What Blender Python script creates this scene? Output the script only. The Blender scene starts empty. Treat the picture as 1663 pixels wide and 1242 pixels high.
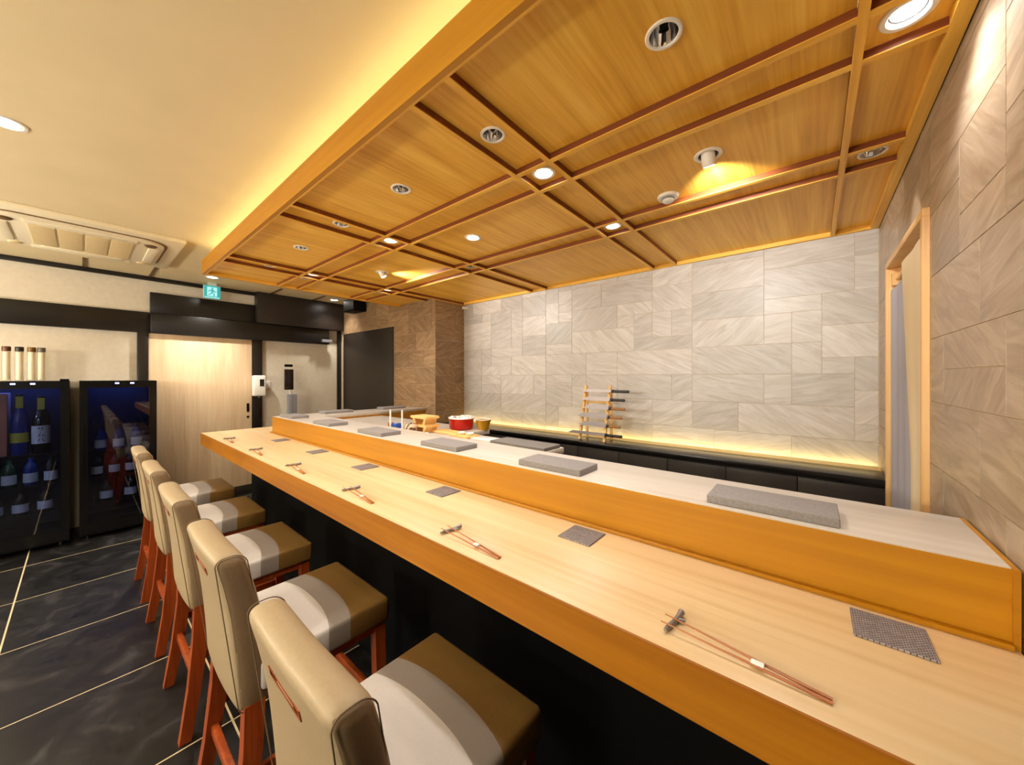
import bpy, bmesh, math, random
from mathutils import Vector, Matrix
random.seed(7)
R = math.radians
PI = math.pi
D = bpy.data
SC = bpy.context.scene
COL = SC.collection

# ------------------------------------------------------------------ camera
cam_d = D.cameras.new('camera')
cam = D.objects.new('camera', cam_d)
COL.objects.link(cam)
FPX = 585.0
cam_d.sensor_fit = 'HORIZONTAL'
cam_d.sensor_width = 36.0
cam_d.lens = 36.0 * FPX / 1663.0
cam_d.shift_y = -9.0 / 1663.0
cam_d.clip_start = 0.02
cam.location = (0, 0, 1.5)
YAW = math.atan2(831.5 - 131.0, FPX)          # view direction measured from -X towards +Y
fwd = Vector((-math.cos(YAW), math.sin(YAW), 0))
cam.rotation_euler = fwd.to_track_quat('-Z', 'Y').to_euler()
SC.camera = cam

# ------------------------------------------------------------------ world, exposure
w = D.worlds.new('world')
SC.world = w
w.use_nodes = True
w.node_tree.nodes['Background'].inputs[0].default_value = (1.0, 0.86, 0.66, 1)
w.node_tree.nodes['Background'].inputs[1].default_value = 0.10
SC.view_settings.view_transform = 'Standard'
SC.view_settings.look = 'None'
SC.view_settings.gamma = 1.0
SC.view_settings.use_curve_mapping = False
SC.view_settings.exposure = 0.95
SC.cycles.max_bounces = 8
SC.cycles.diffuse_bounces = 7
SC.cycles.glossy_bounces = 4
SC.cycles.transmission_bounces = 6
SC.cycles.transparent_max_bounces = 12
SC.cycles.caustics_reflective = False
SC.cycles.caustics_refractive = False
SC.cycles.sample_clamp_indirect = 4.0

WARM = (1.0, 0.94, 0.82)
NEUT = (1.0, 0.96, 0.91)
P_COUNTER, P_CROSS, P_WALL, P_ROOM, P_RIGHT = 3.3, 12.5, 28.0, 25.0, 11.5
P_FILL = 42.0
S_COVE, S_SHELF = 3.6, 4.0


def spot(name, loc, target, power, cone, blend=0.6, color=WARM, size=0.03):
    l = D.lights.new(name, 'SPOT')
    l.energy = power
    l.color = color
    l.spot_size = R(cone)
    l.spot_blend = blend
    l.shadow_soft_size = size
    o = D.objects.new(name, l)
    COL.objects.link(o)
    o.location = loc
    o.rotation_euler = (Vector(target) - Vector(loc)).to_track_quat('-Z', 'Y').to_euler()
    return o


# ------------------------------------------------------------------ materials
M = {}


def lin(c):
    return tuple(((v / 255.0) / 12.92 if v / 255.0 <= 0.04045 else ((v / 255.0 + 0.055) / 1.055) ** 2.4) for v in c) + (1,)


def new_mat(name):
    m = D.materials.new(name)
    m.use_nodes = True
    nt = m.node_tree
    b = nt.nodes['Principled BSDF']
    M[name] = m
    return m, nt, b


def nd(nt, t, **kw):
    n = nt.nodes.new(t)
    for k, v in kw.items():
        if k.startswith('i_'):
            n.inputs[k[2:].replace('_', ' ')].default_value = v
        else:
            setattr(n, k, v)
    return n


def ramp(nt, fac, stops):
    r = nt.nodes.new('ShaderNodeValToRGB')
    e = r.color_ramp.elements
    while len(e) < len(stops):
        e.new(0.5)
    for i, (p, c) in enumerate(stops):
        e[i].position = p
        e[i].color = c
    nt.links.new(fac, r.inputs[0])
    return r.outputs[0]


def plain(name, c, rough=0.6, metal=0.0, spec=0.5, noise=0.0, nscale=40.0, bump=0.0, coat=0.0):
    m, nt, b = new_mat(name)
    b.inputs['Roughness'].default_value = rough
    b.inputs['Metallic'].default_value = metal
    b.inputs['Specular IOR Level'].default_value = spec
    b.inputs['Coat Weight'].default_value = coat
    c = lin(c)
    b.inputs['Base Color'].default_value = c
    if noise or bump:
        tc = nd(nt, 'ShaderNodeTexCoord')
        n = nd(nt, 'ShaderNodeTexNoise', i_Scale=nscale, i_Detail=4.0)
        nt.links.new(tc.outputs['Object'], n.inputs['Vector'])
        if noise:
            d = tuple(v * (1 - noise) for v in c[:3]) + (1,)
            l = tuple(min(1, v * (1 + noise)) for v in c[:3]) + (1,)
            nt.links.new(ramp(nt, n.outputs[0], [(0.3, d), (0.7, l)]), b.inputs['Base Color'])
        if bump:
            bp = nd(nt, 'ShaderNodeBump', i_Strength=bump, i_Distance=0.002)
            nt.links.new(n.outputs[0], bp.inputs['Height'])
            nt.links.new(bp.outputs[0], b.inputs['Normal'])
    return m


def emit(name, c, s, bf=0.6):
    m, nt, b = new_mat(name)
    b.inputs['Base Color'].default_value = tuple(bf * q for q in c) + (1,)
    b.inputs['Emission Color'].default_value = tuple(c) + (1,)
    b.inputs['Emission Strength'].default_value = s
    return m


def wood(name, dark, mid, light, axis, rough=0.4, fine=1.0, spec=0.5, rnd=True, coat=0.0):
    """grain runs along axis (0 x, 1 y, 2 z)"""
    m, nt, b = new_mat(name)
    tc = nd(nt, 'ShaderNodeTexCoord')
    oi = nd(nt, 'ShaderNodeObjectInfo')
    add = nd(nt, 'ShaderNodeVectorMath', operation='ADD')
    mul = nd(nt, 'ShaderNodeVectorMath', operation='SCALE')
    mul.inputs['Scale'].default_value = 7.0 if rnd else 0.0
    cmb = nd(nt, 'ShaderNodeCombineXYZ')
    for i in range(3):
        nt.links.new(oi.outputs['Random'], cmb.inputs[i])
    nt.links.new(cmb.outputs[0], mul.inputs[0])
    nt.links.new(tc.outputs['Object'], add.inputs[0])
    nt.links.new(mul.outputs[0], add.inputs[1])
    s = [9.0 * fine, 9.0 * fine, 9.0 * fine]
    s[axis] = 0.7 * fine
    mp = nd(nt, 'ShaderNodeMapping')
    mp.inputs['Scale'].default_value = s
    nt.links.new(add.outputs[0], mp.inputs[0])
    n1 = nd(nt, 'ShaderNodeTexNoise', i_Scale=1.0, i_Detail=5.0, i_Roughness=0.6, i_Distortion=0.6)
    nt.links.new(mp.outputs[0], n1.inputs['Vector'])
    s2 = [70.0 * fine, 70.0 * fine, 70.0 * fine]
    s2[axis] = 2.0 * fine
    mp2 = nd(nt, 'ShaderNodeMapping')
    mp2.inputs['Scale'].default_value = s2
    nt.links.new(add.outputs[0], mp2.inputs[0])
    n2 = nd(nt, 'ShaderNodeTexNoise', i_Scale=1.0, i_Detail=3.0)
    nt.links.new(mp2.outputs[0], n2.inputs['Vector'])
    mx = nd(nt, 'ShaderNodeMath', operation='MULTIPLY_ADD')
    mx.inputs[1].default_value = 0.45
    nt.links.new(n2.outputs[0], mx.inputs[0])
    sc = nd(nt, 'ShaderNodeMath', operation='MULTIPLY')
    sc.inputs[1].default_value = 0.62
    nt.links.new(n1.outputs[0], sc.inputs[0])
    nt.links.new(sc.outputs[0], mx.inputs[2])
    nt.links.new(ramp(nt, mx.outputs[0], [(0.36, lin(dark)), (0.52, lin(mid)), (0.68, lin(light))]), b.inputs['Base Color'])
    b.inputs['Roughness'].default_value = rough
    b.inputs['Specular IOR Level'].default_value = spec
    b.inputs['Coat Weight'].default_value = coat
    b.inputs['Coat Roughness'].default_value = 0.25
    bp = nd(nt, 'ShaderNodeBump', i_Strength=0.08, i_Distance=0.002)
    nt.links.new(n2.outputs[0], bp.inputs['Height'])
    nt.links.new(bp.outputs[0], b.inputs['Normal'])
    return m


def stone(name, axis, dark, mid, light):
    """veined stone tile; each tile has its own vein direction and tone"""
    m, nt, b = new_mat(name)
    tc = nd(nt, 'ShaderNodeTexCoord')
    oi = nd(nt, 'ShaderNodeObjectInfo')
    wn = nd(nt, 'ShaderNodeTexWhiteNoise', noise_dimensions='1D')
    nt.links.new(oi.outputs['Random'], wn.inputs['W'])
    ang = nd(nt, 'ShaderNodeMapRange', i_From_Min=0.0, i_From_Max=1.0, i_To_Min=-0.75, i_To_Max=0.75)
    nt.links.new(wn.outputs[0], ang.inputs[0])
    rot = nd(nt, 'ShaderNodeVectorRotate', rotation_type='AXIS_ANGLE')
    rot.inputs['Axis'].default_value = (1, 0, 0) if axis == 0 else (0, 1, 0)
    nt.links.new(tc.outputs['Object'], rot.inputs['Vector'])
    nt.links.new(ang.outputs[0], rot.inputs['Angle'])
    cmb = nd(nt, 'ShaderNodeCombineXYZ')
    for i in range(3):
        nt.links.new(oi.outputs['Random'], cmb.inputs[i])
    mul = nd(nt, 'ShaderNodeVectorMath', operation='SCALE')
    mul.inputs['Scale'].default_value = 23.0
    nt.links.new(cmb.outputs[0], mul.inputs[0])
    add = nd(nt, 'ShaderNodeVectorMath', operation='ADD')
    nt.links.new(rot.outputs[0], add.inputs[0])
    nt.links.new(mul.outputs[0], add.inputs[1])
    mp = nd(nt, 'ShaderNodeMapping')
    mp.inputs['Scale'].default_value = (5, 5, 34)
    nt.links.new(add.outputs[0], mp.inputs[0])
    n1 = nd(nt, 'ShaderNodeTexNoise', i_Scale=1.0, i_Detail=5.0, i_Roughness=0.55, i_Distortion=0.9)
    nt.links.new(mp.outputs[0], n1.inputs['Vector'])
    n2 = nd(nt, 'ShaderNodeTexNoise', i_Scale=240.0, i_Detail=2.0)
    nt.links.new(tc.outputs['Object'], n2.inputs['Vector'])
    col = ramp(nt, n1.outputs[0], [(0.33, lin(dark)), (0.5, lin(mid)), (0.67, lin(light))])
    tone = nd(nt, 'ShaderNodeMapRange', i_From_Min=0.0, i_From_Max=1.0, i_To_Min=0.84, i_To_Max=1.10)
    nt.links.new(oi.outputs['Random'], tone.inputs[0])
    hs = nd(nt, 'ShaderNodeHueSaturation')
    nt.links.new(col, hs.inputs['Color'])
    nt.links.new(tone.outputs[0], hs.inputs['Value'])
    nt.links.new(hs.outputs[0], b.inputs['Base Color'])
    b.inputs['Roughness'].default_value = 0.40
    b.inputs['Specular IOR Level'].default_value = 0.55
    mm = nd(nt, 'ShaderNodeMath', operation='MULTIPLY_ADD')
    mm.inputs[1].default_value = 0.12
    nt.links.new(n2.outputs[0], mm.inputs[0])
    nt.links.new(n1.outputs[0], mm.inputs[2])
    bp = nd(nt, 'ShaderNodeBump', i_Strength=0.16, i_Distance=0.006)
    nt.links.new(mm.outputs[0], bp.inputs['Height'])
    nt.links.new(bp.outputs[0], b.inputs['Normal'])
    return m


def glass_pane(name, refl=0.10, tint=(0.85, 0.9, 0.95, 1)):
    m = D.materials.new(name)
    m.use_nodes = True
    nt = m.node_tree
    nt.nodes.clear()
    out = nd(nt, 'ShaderNodeOutputMaterial')
    mix = nd(nt, 'ShaderNodeMixShader')
    t = nd(nt, 'ShaderNodeBsdfTransparent')
    t.inputs[0].default_value = tint
    g = nd(nt, 'ShaderNodeBsdfGlossy', i_Roughness=0.02)
    lw = nd(nt, 'ShaderNodeLayerWeight', i_Blend=0.5)
    pw = nd(nt, 'ShaderNodeMath', operation='POWER')
    pw.inputs[1].default_value = 4.0
    nt.links.new(lw.outputs['Facing'], pw.inputs[0])
    ad = nd(nt, 'ShaderNodeMath', operation='ADD', use_clamp=True)
    ad.inputs[1].default_value = refl
    nt.links.new(pw.outputs[0], ad.inputs[0])
    nt.links.new(ad.outputs[0], mix.inputs[0])
    nt.links.new(t.outputs[0], mix.inputs[1])
    nt.links.new(g.outputs[0], mix.inputs[2])
    nt.links.new(mix.outputs[0], out.inputs[0])
    M[name] = m
    return m


wood('canopy_wood', (212, 154, 48), (234, 180, 68), (246, 200, 90), 1, rough=0.42, spec=0.4)
wood('canopy_wood_x', (212, 154, 48), (234, 180, 68), (246, 200, 90), 0, rough=0.42, spec=0.4)
wood('counter_wood', (200, 166, 116), (214, 184, 138), (222, 196, 154), 0, rough=0.36, fine=0.5, coat=0.0)
wood('shaded_front_wood', (160, 104, 2), (176, 118, 5), (190, 132, 14), 0, rough=0.42, fine=0.5)  # same timber on upright fronts, their weaker light put into the colour
wood('batten_shade_wood', (104, 48, 12), (120, 58, 16), (136, 70, 24), 0, rough=0.5)
wood('edge_shade_wood', (140, 80, 4), (158, 98, 8), (174, 112, 16), 0, rough=0.42, fine=0.5)
wood('ledge_top_wood', (194, 184, 172), (204, 196, 186), (212, 205, 196), 0, rough=0.34, fine=0.6, coat=0.15)
wood('ledge_top_wood_y', (232, 212, 180), (240, 224, 196), (246, 232, 208), 1, rough=0.34, fine=0.6, coat=0.15)
wood('door_wood', (204, 174, 138), (216, 188, 152), (224, 200, 168), 2, rough=0.5, fine=1.3, rnd=False)
wood('frame_wood', (206, 158, 96), (222, 178, 116), (232, 194, 136), 2, rough=0.45)
wood('stool_wood', (118, 46, 14), (146, 62, 20), (168, 80, 30), 2, rough=0.35)
wood('box_wood', (220, 168, 92), (234, 188, 114), (242, 204, 140), 0, rough=0.5)
wood('rack_wood', (212, 160, 86), (230, 184, 108), (240, 200, 130), 2, rough=0.5)
wood('stick_wood', (134, 70, 18), (160, 92, 28), (182, 114, 46), 0, rough=0.4, fine=2.0)
stone('stone_back', 1, (180, 174, 166), (192, 188, 182), (202, 199, 194))
stone('stone_right', 0, (150, 130, 108), (166, 147, 125), (182, 164, 143))
stone('stone_side', 1, (128, 100, 72), (146, 118, 88), (164, 138, 106))
stone('stone_side_x', 0, (128, 100, 72), (146, 118, 88), (164, 138, 106))
plain('joint', (206, 188, 162), 0.8)
plain('plaster', (228, 210, 168), 0.85, noise=0.03, nscale=3.0, bump=0.15)
plain('wall_white', (216, 206, 188), 0.8, noise=0.04, nscale=25.0, bump=0.3)
plain('black_paint', (24, 21, 20), 0.32, spec=0.5)
plain('black_matte', (4, 4, 4), 0.7, spec=0.15)
plain('brown_black', (36, 28, 22), 0.45)
plain('ac_white', (238, 226, 196), 0.45)
plain('ac_grille', (222, 200, 152), 0.55)
plain('slot_dark', (96, 70, 34), 0.6)
plain('white_trim', (240, 236, 228), 0.4)
plain('grey_plastic', (128, 128, 134), 0.4)
plain('white_plastic', (236, 234, 228), 0.35)
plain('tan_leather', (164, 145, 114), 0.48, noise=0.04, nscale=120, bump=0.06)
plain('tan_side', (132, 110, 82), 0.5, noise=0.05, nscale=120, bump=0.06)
plain('white_leather', (196, 190, 184), 0.45, noise=0.02, nscale=120, bump=0.05)
plain('grey_leather', (142, 133, 126), 0.45, noise=0.03, nscale=120, bump=0.05)
plain('brown_leather', (122, 92, 46), 0.42, noise=0.05, nscale=120, bump=0.06)
plain('piping', (112, 92, 66), 0.6)
plain('slate', (138, 133, 132), 0.72, noise=0.14, nscale=160, bump=0.5)
plain('grey_board', (118, 114, 110), 0.6, noise=0.1, nscale=90)
plain('silver', (140, 134, 132), 0.35, metal=0.7)
plain('chrome', (225, 225, 228), 0.08, metal=1.0)
plain('steel', (170, 162, 164), 0.36, metal=0.5)
plain('paper', (240, 238, 232), 0.7)
plain('red_enamel', (176, 24, 14), 0.25)
plain('blue_glaze', (40, 78, 160), 0.2)
plain('white_glaze', (240, 238, 234), 0.18)
plain('amber', (190, 140, 30), 0.3)
plain('cap_brown', (92, 44, 12), 0.4)
plain('cap_dark', (34, 24, 18), 0.4)
plain('cap_amber', (112, 76, 8), 0.4)
plain('cap_grey', (96, 92, 80), 0.4)
plain('curtain_grey', (176, 176, 190), 0.9, noise=0.03, nscale=300)  # cool, shaded tone of the cloth is put into its colour
plain('curtain_cream', (232, 214, 178), 0.9, noise=0.03, nscale=300)
plain('fridge_black', (9, 9, 10), 0.22, spec=0.5)
plain('fridge_inner', (16, 20, 40), 0.5)
plain('wire', (60, 60, 66), 0.3, metal=0.8)
plain('bottle_dark', (10, 14, 24), 0.12)
plain('bottle_green', (20, 60, 40), 0.12)
plain('bottle_blue', (20, 50, 130), 0.12)
plain('label_white', (214, 222, 230), 0.6)
plain('label_yellow', (190, 186, 70), 0.6)
plain('ink', (14, 14, 18), 0.6)
plain('carton_pink', (206, 140, 116), 0.6, noise=0.05, nscale=8)
plain('knife_black', (22, 18, 16), 0.4)
plain('knife_wood', (150, 100, 44), 0.45)
plain('sign_frame', (210, 222, 222), 0.4)
plain('screen_dark', (30, 24, 22), 0.15)
plain('grout', (206, 186, 150), 0.8)
plain('shelf_black', (22, 19, 17), 0.25)
plain('shelf_panel', (38, 33, 31), 0.45, noise=0.1, nscale=30)
plain('inlay', (214, 186, 120), 0.4)
emit('lamp_glow', (1.0, 0.95, 0.88), 22.0)
emit('fill_glow', (1.0, 0.93, 0.82), 6.0)
emit('cove_led', (1.0, 0.85, 0.42), S_COVE)
emit('shelf_led', (1.0, 0.78, 0.26), S_SHELF)
emit('exit_green', (0.02, 0.50, 0.46), 0.40, 0.10)
emit('exit_white', (0.50, 1.0, 1.0), 0.45, 0.10)
emit('indicator_blue', (0.35, 0.40, 1.0), 4.0)
emit('shelf_fill', (0.62, 1.0, 0.86), 3.5)
emit('fridge_led', (0.10, 0.24, 1.0), 2.6)
glass_pane('fridge_glass', 0.075, (0.58, 0.62, 0.75, 1))
plain('cream_fill', (246, 234, 208), 0.5)
glass_pane('clear_acrylic', 0.05, (0.97, 0.96, 0.93, 1))

# woven coaster
m, nt, b = new_mat('woven')
tc = nd(nt, 'ShaderNodeTexCoord')
bk = nd(nt, 'ShaderNodeTexBrick', i_Scale=1.0, i_Mortar_Size=0.0009, i_Brick_Width=0.008, i_Row_Height=0.004)
bk.inputs['Color1'].default_value = lin((168, 160, 160))
bk.inputs['Color2'].default_value = lin((138, 130, 130))
bk.inputs['Mortar'].default_value = lin((70, 62, 60))
nt.links.new(tc.outputs['Object'], bk.inputs['Vector'])
nt.links.new(bk.outputs[0], b.inputs['Base Color'])
bp = nd(nt, 'ShaderNodeBump', i_Strength=0.5, i_Distance=0.002, invert=True)
nt.links.new(bk.outputs[1], bp.inputs['Height'])
nt.links.new(bp.outputs[0], b.inputs['Normal'])
b.inputs['Roughness'].default_value = 0.75

# floor tile
m, nt, b = new_mat('floor_tile')
tc = nd(nt, 'ShaderNodeTexCoord')
oi = nd(nt, 'ShaderNodeObjectInfo')
cmb = nd(nt, 'ShaderNodeCombineXYZ')
for i in range(3):
    nt.links.new(oi.outputs['Random'], cmb.inputs[i])
mul = nd(nt, 'ShaderNodeVectorMath', operation='SCALE')
mul.inputs['Scale'].default_value = 31.0
nt.links.new(cmb.outputs[0], mul.inputs[0])
add = nd(nt, 'ShaderNodeVectorMath', operation='ADD')
nt.links.new(tc.outputs['Object'], add.inputs[0])
nt.links.new(mul.outputs[0], add.inputs[1])
n1 = nd(nt, 'ShaderNodeTexNoise', i_Scale=4.0, i_Detail=7.0, i_Roughness=0.65, i_Distortion=1.2)
nt.links.new(add.outputs[0], n1.inputs['Vector'])
nt.links.new(ramp(nt, n1.outputs[0], [(0.36, lin((8, 7, 6))), (0.55, lin((19, 17, 17))), (0.78, lin((62, 58, 61)))]), b.inputs['Base Color'])
nt.links.new(ramp(nt, n1.outputs[0], [(0.3, (0.34, 0.34, 0.34, 1)), (0.7, (0.55, 0.55, 0.55, 1))]), b.inputs['Roughness'])
bp = nd(nt, 'ShaderNodeBump', i_Strength=0.15, i_Distance=0.003)
nt.links.new(n1.outputs[0], bp.inputs['Height'])
nt.links.new(bp.outputs[0], b.inputs['Normal'])


# ------------------------------------------------------------------ mesh helpers
class MB:
    def __init__(self):
        self.v = []
        self.f = []

    def add(self, vs, fs):
        k = len(self.v)
        self.v += [tuple(p) for p in vs]
        self.f += [tuple(i + k for i in f) for f in fs]
        return self

    def box(self, x0, y0, z0, x1, y1, z1):
        vs = [(x, y, z) for z in (z0, z1) for y in (y0, y1) for x in (x0, x1)]
        return self.add(vs, [(0, 2, 3, 1), (4, 5, 7, 6), (0, 1, 5, 4), (2, 6, 7, 3), (0, 4, 6, 2), (1, 3, 7, 5)])

    def hexa(self, bot, top):
        """bot, top: 4 points each, counter-clockwise from above"""
        return self.add(list(bot) + list(top), [(3, 2, 1, 0), (4, 5, 6, 7), (0, 1, 5, 4), (1, 2, 6, 5), (2, 3, 7, 6), (3, 0, 4, 7)])

    def rbox(self, c, h, r, seg=2, mid=(1, 1, 1), fn=None, lines=None):
        """rounded box, centre c, half sizes h, radius r; mid = inner divisions; lines = extra y lines"""
        ax = []
        for i in range(3):
            e = [h[i] - r + r * math.sin(PI / 2 * k / seg) for k in range(seg + 1)]
            s = [-q for q in reversed(e)]
            inner = [-(h[i] - r) + 2 * (h[i] - r) * k / mid[i] for k in range(1, mid[i])]
            if lines and i == 1:
                inner = list(lines)
            ax.append(sorted(s + inner + e))
        idx = {}
        vs, fs = [], []

        def vert(p):
            key = tuple(round(q, 6) for q in p)
            if key in idx:
                return idx[key]
            inn = [max(-(h[i] - r), min(h[i] - r, p[i])) for i in range(3)]
            d = Vector([p[i] - inn[i] for i in range(3)])
            if d.length > 1e-9:
                # map the cube shell onto the rounded shell
                n = d.normalized() * r
                q = [inn[i] + n[i] for i in range(3)]
            else:
                q = list(p)
            if fn:
                q = fn(q)
            vs.append((c[0] + q[0], c[1] + q[1], c[2] + q[2]))
            idx[key] = len(vs) - 1
            return idx[key]
        for a in range(3):
            u, v2 = (a + 1) % 3, (a + 2) % 3
            for sgn in (-1, 1):
                for i in range(len(ax[u]) - 1):
                    for j in range(len(ax[v2]) - 1):
                        q = []
                        for (du, dv) in ((0, 0), (1, 0), (1, 1), (0, 1)):
                            p = [0, 0, 0]
                            p[a] = sgn * h[a]
                            p[u] = ax[u][i + du]
                            p[v2] = ax[v2][j + dv]
                            q.append(vert(p))
                        if sgn < 0:
                            q.reverse()
                        if len(set(q)) >= 3:
                            fs.append(tuple(dict.fromkeys(q)))
        return self.add(vs, fs)

    def lathe(self, prof, c, n=24, axis=2, cap=False):
        """prof: list of (r, h) along axis"""
        vs, fs = [], []
        for (r, hh) in prof:
            for k in range(n):
                a = 2 * PI * k / n
                p = [r * math.cos(a), r * math.sin(a), hh]
                if axis == 0:
                    p = [hh, p[0], p[1]]
                elif axis == 1:
                    p = [p[1], hh, p[0]]
                vs.append((c[0] + p[0], c[1] + p[1], c[2] + p[2]))
        for i in range(len(prof) - 1):
            for k in range(n):
                k2 = (k + 1) % n
                fs.append((i * n + k, i * n + k2, (i + 1) * n + k2, (i + 1) * n + k))
        if cap:
            fs.append(tuple(reversed(range(n))))
            fs.append(tuple(range((len(prof) - 1) * n, len(prof) * n)))
        return self.add(vs, fs)

    def tube(self, pts, r, n=8, cap=True, closed=False):
        pts = [Vector(p) for p in pts]
        rs = r if isinstance(r, (list, tuple)) else [r] * len(pts)
        vs, fs = [], []
        L = len(pts)
        up = None
        for i, p in enumerate(pts):
            if closed:
                t = (pts[(i + 1) % L] - pts[i - 1]).normalized()
            else:
                t = (pts[min(i + 1, L - 1)] - pts[max(i - 1, 0)]).normalized()
            if up is None:
                up = Vector((0, 0, 1)) if abs(t.z) < 0.9 else Vector((1, 0, 0))
            a = t.cross(up).normalized()
            up = a.cross(t).normalized()
            for k in range(n):
                q = p + rs[i] * (a * math.cos(2 * PI * k / n) + up * math.sin(2 * PI * k / n))
                vs.append(tuple(q))
        for i in range(L if closed else L - 1):
            i2 = (i + 1) % L
            for k in range(n):
                k2 = (k + 1) % n
                fs.append((i * n + k, i * n + k2, i2 * n + k2, i2 * n + k))
        if cap and not closed:
            fs.append(tuple(reversed(range(n))))
            fs.append(tuple(range((L - 1) * n, L * n)))
        return self.add(vs, fs)

    def disc(self, c, r, n=24, up=-1):
        vs = [(c[0] + r * math.cos(2 * PI * k / n), c[1] + r * math.sin(2 * PI * k / n), c[2]) for k in range(n)]
        f = tuple(range(n))
        return self.add(vs, [f if up > 0 else tuple(reversed(f))])

    def obj(self, name, mat, parent=None, smooth=False, bev=0.0, bseg=2):
        o = None
        off = Vector((0, 0, 0))
        p = parent
        while p is not None:
            off += p.location
            p = p.parent
        me = D.meshes.new(name)
        me.from_pydata([tuple(Vector(q) - off) for q in self.v], [], self.f)
        bm = bmesh.new()
        bm.from_mesh(me)
        bmesh.ops.recalc_face_normals(bm, faces=bm.faces)
        if bev:
            ed = [e for e in bm.edges if len(e.link_faces) == 2 and e.calc_face_angle(0) > R(30)]
            bmesh.ops.bevel(bm, geom=ed, offset=bev, segments=bseg, affect='EDGES', profile=0.5, clamp_overlap=True)
        bm.to_mesh(me)
        bm.free()
        me.materials.append(M[mat] if isinstance(mat, str) else mat)
        if smooth or bev:
            for pl in me.polygons:
                pl.use_smooth = True
            try:
                me.set_sharp_from_angle(angle=R(38))
            except Exception:
                pass
        o = D.objects.new(name, me)
        COL.objects.link(o)
        if parent is not None:
            o.parent = parent
        return o


def thing(name, label, cat, loc, group=None):
    o = D.objects.new(name, None)
    COL.objects.link(o)
    o.empty_display_size = 0.05
    o.location = loc
    o['label'] = label
    o['category'] = cat
    if group:
        o['group'] = group
    return o


def tag(o, label, cat, group=None):
    o['label'] = label
    o['category'] = cat
    if group:
        o['group'] = group
    return o


def struct(o):
    o['kind'] = 'structure'
    return o


def dup(root, loc, label):
    def cp(o, par):
        c = o.copy()
        COL.objects.link(c)
        if par is not None:
            c.parent = par
        for ch in list(o.children):
            cp(ch, c)
        return c
    r = cp(root, None)
    r.location = loc
    r['label'] = label
    return r


# ------------------------------------------------------------------ key dimensions
XL, XR = -5.65, 0.30            # left wall (by the fridges) and right wall
YB, YS, YF = 3.03, 2.59, -2.3   # back wall, side wall beyond the counter, wall behind the camera
XC = -3.30                      # where the side wall steps back to the back wall
ZC, ZK = 2.61, 2.38             # plaster ceiling, underside of the wood canopy
ZT, ZL = 0.99, 1.14             # counter top, raised ledge top

# ------------------------------------------------------------------ room shell
fl = struct(MB().box(XL - 0.2, YF - 0.1, -0.10, XR + 0.6, YB + 0.1, -0.0012).obj('floor', 'grout'))
T = 0.71
tile_me = None
xs = [-6.21 + T * k for k in range(0, 10)]
ys = [-0.284 + T * k for k in range(-3, 5)]
for x in xs:
    for y in ys:
        x0, x1, y0, y1 = max(x, XL), min(x + T, XR), max(y, YF), min(y + T, YB)
        if x1 - x0 < 0.03 or y1 - y0 < 0.03:
            continue
        full = (x1 - x0 > T - 0.001 and y1 - y0 > T - 0.001)
        cx, cy = (x0 + x1) / 2, (y0 + y1) / 2
        if full and tile_me is not None:
            o = D.objects.new('tile', tile_me)
            COL.objects.link(o)
        else:
            hx, hy, g, ch = (x1 - x0) / 2 - 0.0032, (y1 - y0) / 2 - 0.0032, 0, 0.0010
            mb = MB().hexa([(-hx, -hy, -0.006), (hx, -hy, -0.006), (hx, hy, -0.006), (-hx, hy, -0.006)],
                           [(-hx + ch, -hy + ch, 0), (hx - ch, -hy + ch, 0), (hx - ch, hy - ch, 0), (-hx + ch, hy - ch, 0)])
            o = mb.obj('tile', 'floor_tile')
            if full:
                tile_me = o.data
        o.location = (cx, cy, 0)
        o.parent = fl

struct(MB().box(XL - 0.2, YF - 0.1, ZC, XR + 0.6, YB + 0.1, ZC + 0.1).obj('ceiling', 'plaster'))
wl = struct(MB().box(XL - 0.12, YF - 0.1, -0.05, XL, YB + 0.1, ZC).obj('wall_left', 'wall_white'))
struct(MB().box(XL - 0.1, YF - 0.12, -0.05, XR + 0.6, YF, ZC).obj('wall_front', 'wall_white'))
wb = struct(MB().box(XC - 0.05, YB + 0.004, 0, XR + 0.6, YB + 0.12, ZC).obj('wall_back', 'joint'))
# side wall: one block whose corner is the pillar left of the back wall
ws = struct(MB().box(XL, YS + 0.004, 0, XC - 0.004, YB + 0.1, ZC).obj('wall_side', 'joint'))
# right wall with the doorway
DY0, DY1, DZ = 1.86, 2.616, 2.045
mb = MB()
mb.box(XR + 0.004, 0.9, 0, XR + 0.12, DY0 - 0.027, ZC)
mb.box(XR + 0.004, DY1 + 0.027, 0, XR + 0.12, YB + 0.1, ZC)
mb.box(XR + 0.004, DY0 - 0.027, DZ + 0.027, XR + 0.12, DY1 + 0.027, ZC)
wr = struct(mb.obj('wall_right', 'joint'))
struct(MB().box(XR, YF, 0, XR + 0.12, 0.9, ZC).obj('wall_entrance', 'brown_black'))
# passage behind the doorway
mb = MB()
mb.box(XR + 0.50, 1.3, 0, XR + 0.56, YB + 0.1, ZC)
mb.box(XR + 0.12, 1.3, 0, XR + 0.5, 1.36, ZC)
struct(mb.obj('wall_passage', 'wall_white'))


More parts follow.
